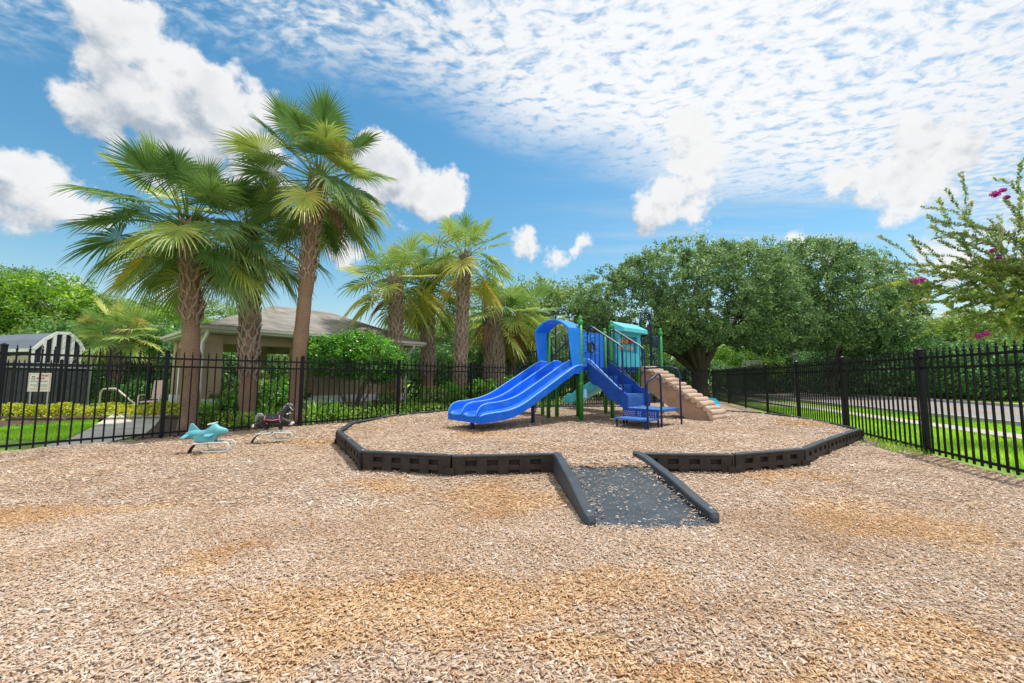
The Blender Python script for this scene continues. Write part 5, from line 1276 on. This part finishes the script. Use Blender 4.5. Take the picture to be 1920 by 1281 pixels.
# log ramp
lx0, lx1 = 2.24, 2.92
rp_pts = [(0.0, DZ-.02), (-.12, DZ-.02), (-.26, DZ-.05), (-.40, 1.05), (-.55, .965), (-.69, .875), (-.83, .785), (-.97, .695), (-1.10, .605), (-1.23, .515), (-1.36, .43), (-1.49, .345), (-1.62, .26), (-1.72, .17), (-1.76, .08), (-1.78, .0)]
low = [(0, .70), (-.15, .64), (-.35, .53), (-.60, .36), (-.85, .20), (-1.02, .08), (-1.25, -.02), (-1.74, -.06)]
q = MB(); poly = [Vector((lx0+.05, y, z)) for y, z in rp_pts[:14]+[(-1.74, .06)]]+[Vector((lx0+.05, y, z)) for y, z in low[::-1]]
n_ = len(poly)
# triangulated side walls via ngon prism
q.prism(poly, (0, 0, 0), (lx1-lx0-.10, 0, 0)); ramp_ = part(q, 'log_ramp', 'log', bevel=.01)
rs_ = random.Random(5)
for i in range(len(rp_pts)):
    y, z = rp_pts[i]; r = .066+.012*rs_.uniform(-1, 1); a = rs_.uniform(-.03, .0); b__ = rs_.uniform(.0, .03)
    m = 7; pts = []; rr_ = []
    for k in range(m):
        t = k/(m-1); pts.append((lx0+a+(lx1+b__-lx0-a)*t, y+.008*math.sin(t*5+i), z+.006*math.sin(t*7+i*2))); rr_.append(r*(1+.05*math.sin(t*9+i*1.7))*(.86 if k in (0, m-1) else 1))
    q = MB(); q.tube(pts, rr_, 14); o = q.build('log', M['logtop'], ramp_, smooth=False, bevel=.008)
    for f in o.data.polygons: f.use_smooth = len(f.vertices) == 4
# turquoise slides at the back and beyond the ramp
def chute(name, o, d, L, w, z0, z1, wall, label=None, flat=.35):
    n = 26; d = Vector(d).normalized(); s = Vector((-d.y, d.x, 0)); o = Vector(o); rings = []
    for i in range(n):
        t = i/(n-1); q_ = min(1, t*L/(L-flat)); zz = z1+(z0-z1)*(1-q_)**1.0*(1-.25*math.sin(math.pi*q_)*(q_ < 1))
        wl_ = wall*(.35+.65*min(1, t*6))*(1 if t < .9 else 1-(t-.9)*7)
        c = o+d*(L*t); prof = [(-.5, 1), (-.47, .6), (-.38, .12), (-.2, 0), (.2, 0), (.38, .12), (.47, .6), (.5, 1)]
        ring = [c+s*(w*a)+Vector((0, 0, zz+b*wl_)) for a, b in prof]+[c+s*(w*a*1.06)+Vector((0, 0, zz+b*wl_-.035*(1 if abs(a) < .45 else .6))) for a, b in prof[::-1]]
        rings.append(ring)
    q = MB(); q.loft(rings); o_ = part(q, name, 'turq', smooth=True); m = o_.modifiers.new('edge', 'EDGE_SPLIT'); m.split_angle = R(50); return o_
chute('turquoise_slide', (2.80, W+.04, 0), (0, 1, 0), 1.75, .62, DZ, .20, .26)
chute('turquoise_slide', (3.10, -.55, 0), (0, -1, 0), .98, .30, .62, .30, .16)
# red climber at the back of the first deck
q = MB(); L_ = 1.55; n = 40; A_ = []; B_ = []; A2 = []; B2 = []
for i in range(n):
    t = i/(n-1); y = W+.05+L_*t; z = .94*(1-t)+.20+.09*math.sin(t*21); A_.append((.22, y, z)); B_.append((.86, y, z)); A2.append((.22, y, z-.05)); B2.append((.86, y, z-.05))
strip3(q, A_, B_); strip3(q, B2, A2); strip3(q, A2, A_); strip3(q, B_, B2); part(q, 'red_wave_climber', 'red', smooth=True)
q = MB(); q.box((.10, W+1.15, .02), (.18, W+1.85, .26)); part(q, 'green_side_panel', 'dkgreen', bevel=.01)
q = MB(); q.box((.40, 1.16, .40), (.46, 1.66, .62)); part(q, 'green_side_panel', 'dkgreen', bevel=.01)
for x in (.16, .92):
    loopbar([(x, W+.04, DZ-.1), (x, W+.04, 1.80), (x, W+.10, 1.88), (x, W+.20, 1.84), (x, W+1.25, 1.12), (x, W+1.35, 1.0), (x, W+1.35, -.1)], 'handrail', .017)
loopbar(arch_pts(.28, .78, W+.02, DZ, 2.60), 'arch_loop', .015)
for x in (.30, .42, .54, .66):
    q = MB(); q.tube([(x, W+.03, DZ), (x, W+.03, 2.02)], .010, 6); part(q, 'bar', 'navy', smooth=True)

# ------------------------------------------------------------------ RIDERS
def rider_base(root, loopx, zl, foot):
    q = MB(); w = .065; pts = []
    arc = [(foot-.03, -.10), (foot-.03, 0), (foot-.01, .06), (foot+.03, .115), (foot+.08, .150), (foot+.14, .165), (foot+.46, .172)]
    n = len(arc); vs = []
    for i, (x, z) in enumerate(arc):
        a = arc[max(0, i-1)]; b = arc[min(n-1, i+1)]; tx, tz = b[0]-a[0], b[1]-a[1]; l = math.hypot(tx, tz); nx, nz = -tz/l*.006, tx/l*.006
        for sy, sg in ((-w, 1), (w, 1), (w, -1), (-w, -1)): vs.append((x+nx*sg, sy, z+nz*sg))
    rings = [[Vector(v) for v in vs[i*4:i*4+4]] for i in range(n)]; q.loft(rings); q.build('spring_plate', M['spring'], root, bevel=.002)
    for sy in (-.13, .13):
        q = MB(); x0, x1, z0, z1 = loopx[0], loopx[1], zl[0], zl[1]; r = (z1-z0)/2; pts = []
        for k in range(9): a = math.pi/2+math.pi*k/8; pts.append((x0+r+r*math.cos(a), sy, z0+r+r*math.sin(a)))
        for k in range(9): a = -math.pi/2+math.pi*k/8; pts.append((x1-r+r*math.cos(a), sy, z0+r+r*math.sin(a)))
        q.tube(pts, .0125, 7, closed=True); q.build('foot_loop', M['whitebar'], root, smooth=True)
    q = MB(); q.tube([(foot+.06, -.13, zl[1]-.012), (foot+.30, -.13, zl[1])], .012, 6); q.tube([(foot+.06, .13, zl[1]-.012), (foot+.30, .13, zl[1])], .012, 6); q.bar((loopx[0]+.1, -.13, zl[1]), (loopx[0]+.1, .13, zl[1]), .022); q.build('cross_bar', M['whitebar'], root)
f1 = G(358, 851); pl = empty('plane_rider', (f1.x, f1.y, 0), R(14), 'pale turquoise aeroplane shaped rider on a curved plate near the left fence', 'rider')
pl.scale = (.84, .84, .98); rider_base(pl, (.19, .62), (.035, .165), 0.0)
def ell(c, ry, rz_, n=14, sq=1.): return [Vector((c[0], c[1]+ry*math.cos(2*math.pi*k/n), c[2]+rz_*math.sin(2*math.pi*k/n))) for k in range(n)]
q = MB()
q.loft([ell((-.10, 0, .275), .02, .018), ell((-.085, 0, .276), .045, .04), ell((-.03, 0, .285), .062, .055), ell((.05, 0, .29), .07, .062), ell((.14, 0, .282), .078, .058), ell((.20, 0, .285), .085, .062), ell((.26, 0, .305), .09, .085), ell((.31, 0, .335), .088, .105), ell((.36, 0, .34), .08, .095), ell((.41, 0, .325), .068, .068), ell((.47, 0, .322), .055, .052), ell((.52, 0, .320), .038, .036), ell((.545, 0, .319), .012, .012)])
q.build('fuselage', M['rider_blue'], pl, smooth=True)
q = MB(); q.loft([[Vector((x, s*y, z)) for x, y, z in r_] for s in (1,) for r_ in ([(.06, -.075, .17), (.36, -.075, .16), (.40, -.07, .29), (.02, -.07, .27)], [(.06, .075, .17), (.36, .075, .16), (.40, .07, .29), (.02, .07, .27)])]); q.build('belly', M['rider_blue'], pl, bevel=.02)
for s in (-1, 1):
    q = MB(); q.loft([[Vector((.20, s*.06, .275)), Vector((.36, s*.06, .275)), Vector((.36, s*.06, .30)), Vector((.20, s*.06, .30))], [Vector((.27, s*.24, .262)), Vector((.345, s*.24, .262)), Vector((.345, s*.24, .275)), Vector((.27, s*.24, .275))]]); q.build('wing', M['rider_blue'], pl, bevel=.008)
    q = MB(); q.loft([[Vector((-.09, s*.03, .275)), Vector((.0, s*.03, .28)), Vector((.0, s*.03, .30)), Vector((-.09, s*.03, .295))], [Vector((-.12, s*.15, .24)), Vector((-.06, s*.15, .24)), Vector((-.06, s*.15, .25)), Vector((-.12, s*.15, .25))]]); q.build('tailplane', M['rider_blue'], pl, bevel=.006)
q = MB(); q.prism([Vector((-.07, -.016, .31)), Vector((.12, -.016, .33)), Vector((.05, -.016, .40)), Vector((-.0, -.016, .445)), Vector((-.035, -.016, .44)), Vector((-.05, -.016, .40))], (0, 0, 0), (0, .032, 0)); q.build('tail_fin', M['rider_blue'], pl, bevel=.010)
q = MB(); q.tube([(.30, -.19, .437), (.30, .19, .437)], .011, 8); q.build('handle_bar', M['whitebar'], pl, smooth=True)
for s in (-1, 1):
    q = MB()
    for k in range(4): q.tube([(.02+.022*k, s*.062, .31), (.015+.022*k, s*.071, .285), (.02+.022*k, s*.066, .262)], .004, 5)
    q.build('moulded_vent', M['turq'], pl, smooth=True)
f2 = G(475, 832.5); hs = empty('horse_rider', (f2.x, f2.y, 0), R(17), 'black horse shaped rider with pink tack on a curved plate by the left fence', 'rider')
hs.scale = (.94, .94, 1.); rider_base(hs, (.30, .64), (.06, .185), 0.0)
q = MB()
q.tube([(.13, 0, .40), (.17, 0, .415), (.24, 0, .395), (.32, 0, .385), (.40, 0, .40), (.45, 0, .43)], [.03, .075, .078, .074, .085, .06], 12)
q.tube([(.42, 0, .42), (.46, 0, .50), (.50, 0, .565), (.53, 0, .60)], [.085, .070, .055, .045], 12)
q.tube([(.49, 0, .615), (.53, 0, .605), (.58, 0, .575), (.625, 0, .535), (.64, 0, .52)], [.036, .05, .042, .034, .022], 12)
for s in (-1, 1):
    q.tube([(.44, s*.045, .40), (.51, s*.055, .365), (.575, s*.055, .335), (.60, s*.052, .325)], [.045, .036, .026, .022], 9)
    q.tube([(.42, s*.05, .37), (.43, s*.055, .30), (.415, s*.055, .235), (.41, s*.055, .215)], [.042, .032, .024, .022], 9)
    q.tube([(.17, s*.05, .39), (.165, s*.058, .31), (.20, s*.058, .25), (.195, s*.058, .215)], [.055, .038, .026, .022], 9)
    q.tube([(.15, s*.045, .37), (.08, s*.055, .325), (.02, s*.055, .31), (-.0, s*.055, .30)], [.045, .034, .024, .02], 9)
    q.tube([(.50, s*.025, .635), (.495, s*.03, .675)], [.014, .003], 6)
o = q.build('body', M['horse'], hs, smooth=True); m = o.modifiers.new('remesh', 'REMESH'); m.mode = 'VOXEL'; m.voxel_size = .009; m.use_smooth_shade = True
m = o.modifiers.new('smooth', 'SMOOTH'); m.iterations = 3
q = MB()
for i in range(9):
    t = i/8; q.tube([(.535-.11*t, 0, .655-.15*t), (.50-.12*t, .02*math.sin(i*2), .64-.16*t), (.455-.10*t, .035*math.sin(i*2.), .60-.17*t)], [.018, .024, .006], 6)
q.tube([(.55, 0, .655), (.585, 0, .63), (.60, 0, .60)], [.02, .02, .006], 6); q.build('mane', M['mane'], hs, smooth=True)
q = MB(); q.tube([(.13, 0, .43), (.095, 0, .475), (.055, 0, .48), (.03, 0, .44), (.025, 0, .385), (.01, 0, .35)], [.026, .034, .034, .03, .024, .006], 8); q.build('tail', M['mane'], hs, smooth=True)
q = MB(); q.tube([(.21, 0, .475), (.26, 0, .455), (.33, 0, .452), (.385, 0, .478)], [.03, .034, .034, .022], 10); q.build('saddle', M['horse'], hs, smooth=True)
for s in (-1, 1):
    q = MB(); q.tube([(.175, s*.05, .46), (.165, s*.082, .41), (.185, s*.078, .35), (.225, s*.074, .33)], .011, 6); q.tube([(.19, s*.078, .40), (.30, s*.080, .385), (.40, s*.086, .40)], .010, 6); q.tube([(.40, s*.06, .47), (.41, s*.088, .41), (.43, s*.08, .34)], .011, 6)
    q.build('pink_tack', M['pink'], hs, smooth=True)
    q = MB(); q.tube([(.645, s*.012, .53), (.60, s*.042, .555), (.565, s*.047, .60)], .006, 5); q.build('bridle', M['hoof'], hs, smooth=True)
    q = MB(); q.lathe([(.012, 0), (.009, .004)], (.56, s*.046, .60), 8); q.build('eye', M['hoof'], hs)
    for (x, z) in ((.60, .32), (.41, .205), (.195, .205), (-.005, .298)):
        q = MB(); q.tube([(x-.012, s*.055, z+.012), (x+.018, s*.055, z-.012)], [.030, .027], 8); q.build('hoof', M['hoof'], hs, smooth=True)
q = MB(); q.tube([(.535, -.14, .49), (.535, .14, .49)], .010, 8); q.build('handle_bar', M['whitebar'], hs, smooth=True)

# ------------------------------------------------------------------ WORLD, SUN, CAMERA
SUN_EL, SUN_AZ = R(68), R(62)      # azimuth clockwise from +Y
w = bpy.data.worlds.new('World'); S.world = w; w.use_nodes = True; nt = w.node_tree; L = nt.links.new
for n in list(nt.nodes): nt.nodes.remove(n)
out = N(nt, 'OutputWorld'); tc = N(nt, 'TexCoord'); Dv = tc.outputs['Generated']
sky = N(nt, 'TexSky'); sky.sky_type = 'NISHITA'; sky.sun_disc = False; sky.sun_elevation = SUN_EL; sky.sun_rotation = SUN_AZ
sky.air_density = 1.3; sky.dust_density = .6; sky.ozone_density = 2.5
hsv = N(nt, 'HueSaturation', Saturation=1.30, Value=1.16); hsv.inputs['Hue'].default_value = .485; L(sky.outputs[0], hsv.inputs['Color'])
bg1 = N(nt, 'Background', Strength=.125); L(hsv.outputs[0], bg1.inputs[0])
def mth(op, a, b=None, c=None, clamp=False):
    n = N(nt, 'Math', operation=op); n.use_clamp = clamp
    for i, v in enumerate((a, b, c)):
        if v is None: continue
        if isinstance(v, (int, float)): n.inputs[i].default_value = v
        else: L(v, n.inputs[i])
    return n.outputs[0]
def vm(op, a, b=None, c=None):
    n = N(nt, 'VectorMath', operation=op)
    for i, v in enumerate((a, b, c)):
        if v is None: continue
        if isinstance(v, (tuple, list, Vector)): n.inputs[i].default_value = tuple(v)
        else: L(v, n.inputs[i])
    return n
def sstep(v, a, b):
    n = N(nt, 'MapRange'); n.interpolation_type = 'SMOOTHSTEP'; n.inputs[1].default_value = a; n.inputs[2].default_value = b; L(v, n.inputs[0]); return n.outputs[0]
def noise(vec, sc, det, rough=.6, dist=0.):
    n = N(nt, 'TexNoise', Scale=sc, Detail=det, Roughness=rough, Distortion=dist); L(vec, n.inputs['Vector']); return n
sep = N(nt, 'SeparateXYZ'); L(Dv, sep.inputs[0])
zc = mth('MAXIMUM', sep.outputs[2], .06)
cmb = N(nt, 'CombineXYZ'); L(mth('DIVIDE', sep.outputs[0], zc), cmb.inputs[0]); L(mth('DIVIDE', sep.outputs[1], zc), cmb.inputs[1]); PL = cmb.outputs[0]
# high mackerel cloud: fine cells on a flat layer, within a broad region of the sky
def dirn(px, py): return Vector(ray(px, py)).normalized()
pa_, pb_ = dirn(330, 130), dirn(1500, 430); nrm = pa_.cross(pb_).normalized()
if nrm.z < 0: nrm = -nrm
big = noise(PL, .55, 4., .55)
bd = vm('DOT_PRODUCT', Dv, nrm).outputs['Value']
region = sstep(mth('ADD', bd, mth('MULTIPLY', mth('SUBTRACT', big.outputs[0], .5), .42)), -.015, .15)
wv = noise(PL, 1.9, 5.)
PLw = vm('MULTIPLY_ADD', wv.outputs['Color'], (.22, .22, 0), PL).outputs[0]
mpn = N(nt, 'Mapping'); mpn.inputs['Rotation'].default_value = (0, 0, R(35)); mpn.inputs['Scale'].default_value = (1.0, 1.8, 1); L(PLw, mpn.inputs[0])
cell = noise(mpn.outputs[0], 14., 5., .55)
fine = noise(PLw, 36., 4., .6)
mk = mth('ADD', mth('MULTIPLY', cell.outputs[0], .78), mth('MULTIPLY', fine.outputs[0], .22))
thick = mth('MULTIPLY_ADD', mth('SUBTRACT', big.outputs[0], .5), .30, mk)
# denser towards the sun side
gl = vm('DOT_PRODUCT', Dv, dirn(1330, -60)).outputs['Value']
thick = mth('MULTIPLY_ADD', sstep(gl, .55, 1.0), .17, thick)
mack = mth('MULTIPLY', mth('MULTIPLY', sstep(thick, .37, .69), region), .95)
# thin veil near the horizon on the right and soft streaks
strk = N(nt, 'Mapping'); strk.inputs['Scale'].default_value = (.5, 2.2, 1); strk.inputs['Rotation'].default_value = (0, 0, R(-18)); L(PL, strk.inputs[0])
sn = noise(strk.outputs[0], 1.1, 6., .65)
veil = mth('MULTIPLY', mth('MULTIPLY', sstep(sn.outputs[0], .42, .72), sstep(sep.outputs[0], -.1, .55)), .6)
hz_ = mth('MULTIPLY', sstep(mth('MULTIPLY', sep.outputs[2], -1.), -.26, .02), .36)
# cumulus: soft lobes about fixed directions, edges broken by noise
BL_ = [((290, 190), 120), ((230, 210), 90), ((165, 200), 55), ((370, 190), 110), ((450, 190), 80), ((330, 260), 110), ((420, 250), 90), ((480, 320), 90), ((255, 60), 85), ((285, 110), 95), ((240, 20), 60), ((250, 300), 60),
       ((60, 335), 105), ((20, 390), 90), ((100, 370), 75), ((70, 300), 50), ((720, 320), 70), ((765, 365), 62), ((690, 350), 60), ((835, 372), 40), ((805, 378), 40), ((740, 400), 38),
       ((978, 455), 34), ((968, 475), 26), ((1030, 480), 24), ((1075, 466), 18), ((1300, 235), 44), ((1292, 275), 50), ((1280, 320), 48), ((1262, 360), 46), ((1300, 385), 40), ((1240, 390), 34), ((1310, 345), 34),
       ((1715, 270), 75), ((1700, 320), 90), ((1640, 340), 70), ((1750, 320), 80), ((1590, 355), 45), ((1790, 290), 70), ((1720, 370), 60), ((1395, 440), 26), ((1510, 448), 30), ((1555, 470), 25), ((1608, 455), 22), ((0, 240), 18), ((1740, 490), 55), ((1790, 520), 60), ((120, 545), 60), ((350, 560), 70), ((640, 480), 45)]
def cumulus(vec):
    wp_ = vm('MULTIPLY_ADD', vm('SUBTRACT', noise(vec, 5.5, 5., .6).outputs['Color'], (.5, .5, .5)).outputs[0], (.15, .15, .15), vec).outputs[0]
    acc = None
    for (p, r_) in BL_:
        c = dirn(*p); ra = (dirn(p[0]+r_*.7, p[1])-dirn(p[0]-r_*.7, p[1])).length/1.4
        d = vm('DISTANCE', wp_, tuple(c)).outputs['Value']; v = mth('MULTIPLY_ADD', d, -9.5, ra*9.5)
        acc = v if acc is None else mth('MAXIMUM', acc, v)
    a = mth('MULTIPLY_ADD', mth('SUBTRACT', noise(vec, 12., 10., .60).outputs[0], .5), 1.6, mth('ADD', acc, .03))
    return a
cu = cumulus(Dv); cu2 = cumulus(vm('ADD', Dv, (.012, .006, .034)).outputs[0])
cmask = mth('MULTIPLY', sstep(cu, .0, .26), .97)
lit = sstep(mth('SUBTRACT', cu, cu2), -.50, .20)
deep = mth('MULTIPLY', sstep(cu, .22, .75), sstep(noise(Dv, 7., 5., .5).outputs[0], .34, .62))
lit2 = mth('SUBTRACT', lit, mth('MULTIPLY', deep, .50), clamp=True)
colc = N(nt, 'MixRGB', Color1=(.46, .53, .61, 1), Color2=(1.0, 1.0, 1.0, 1)); L(lit2, colc.inputs[0])
rp2 = N(nt, 'MixRGB', Color1=(.52, .69, .86, 1), Color2=(.93, .95, .97, 1)); L(sstep(thick, .45, .72), rp2.inputs[0])
glow = N(nt, 'MixRGB', Fac=1., blend_type='ADD'); L(rp2.outputs[0], glow.inputs[1]); gm = N(nt, 'MixRGB', Color1=(0, 0, 0, 1), Color2=(.12, .11, .10, 1)); L(sstep(gl, .8, 1.), gm.inputs[0]); L(gm.outputs[0], glow.inputs[2])
bgm = N(nt, 'Background', Strength=.94); L(glow.outputs[0], bgm.inputs[0])
bgc = N(nt, 'Background', Strength=.93); L(colc.outputs[0], bgc.inputs[0])
bgh = N(nt, 'Background', Strength=.80); bgh.inputs[0].default_value = (.80, .90, .98, 1)
def mixs(f, a, b):
    m = N(nt, 'MixShader'); L(f, m.inputs[0]); L(a, m.inputs[1]); L(b, m.inputs[2]); return m.outputs[0]
s_ = mixs(hz_, bg1.outputs[0], bgh.outputs[0]); s_ = mixs(veil, s_, bgh.outputs[0]); s_ = mixs(mack, s_, bgm.outputs[0]); s_ = mixs(cmask, s_, bgc.outputs[0])
# unseen bright cloud added behind the camera as soft fill for front faces
rear_fill = mth('MULTIPLY', sstep(mth('MULTIPLY', sep.outputs[1], -1.), .02, .45), sstep(mth('ADD', sep.outputs[2], mth('MULTIPLY', mth('SUBTRACT', big.outputs[0], .5), .5)), -.02, .15))
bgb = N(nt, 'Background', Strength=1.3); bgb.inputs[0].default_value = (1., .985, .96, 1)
s_ = mixs(rear_fill, s_, bgb.outputs[0])
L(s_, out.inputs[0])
w.cycles.sampling_method = 'MANUAL'; w.cycles.sample_map_resolution = 1024
sd = bpy.data.lights.new('sun', 'SUN'); sd.energy = 4.1; sd.angle = R(.55); sd.color = (1., .955, .88)
so = bpy.data.objects.new('sun', sd); COL.objects.link(so)
dv_ = Vector((math.sin(SUN_AZ)*math.cos(SUN_EL), math.cos(SUN_AZ)*math.cos(SUN_EL), math.sin(SUN_EL)))
so.rotation_euler = dv_.to_track_quat('Z', 'Y').to_euler(); so.location = dv_*60
cd = bpy.data.cameras.new('camera'); cd.sensor_width = 36; cd.lens = FOC/1920*36; cd.clip_end = 2000; cd.clip_start = .05
co = bpy.data.objects.new('camera', cd); COL.objects.link(co); S.camera = co
co.matrix_world = Matrix.Translation((0, 0, HC)) @ Matrix.Rotation(math.pi/2+PITCH, 4, 'X') @ Matrix.Rotation(ROLL, 4, 'Z')
S.view_settings.view_transform = 'Standard'; S.view_settings.look = 'None'; S.view_settings.exposure = 0; S.view_settings.gamma = 1
S.cycles.max_bounces = 6; S.cycles.transparent_max_bounces = 8
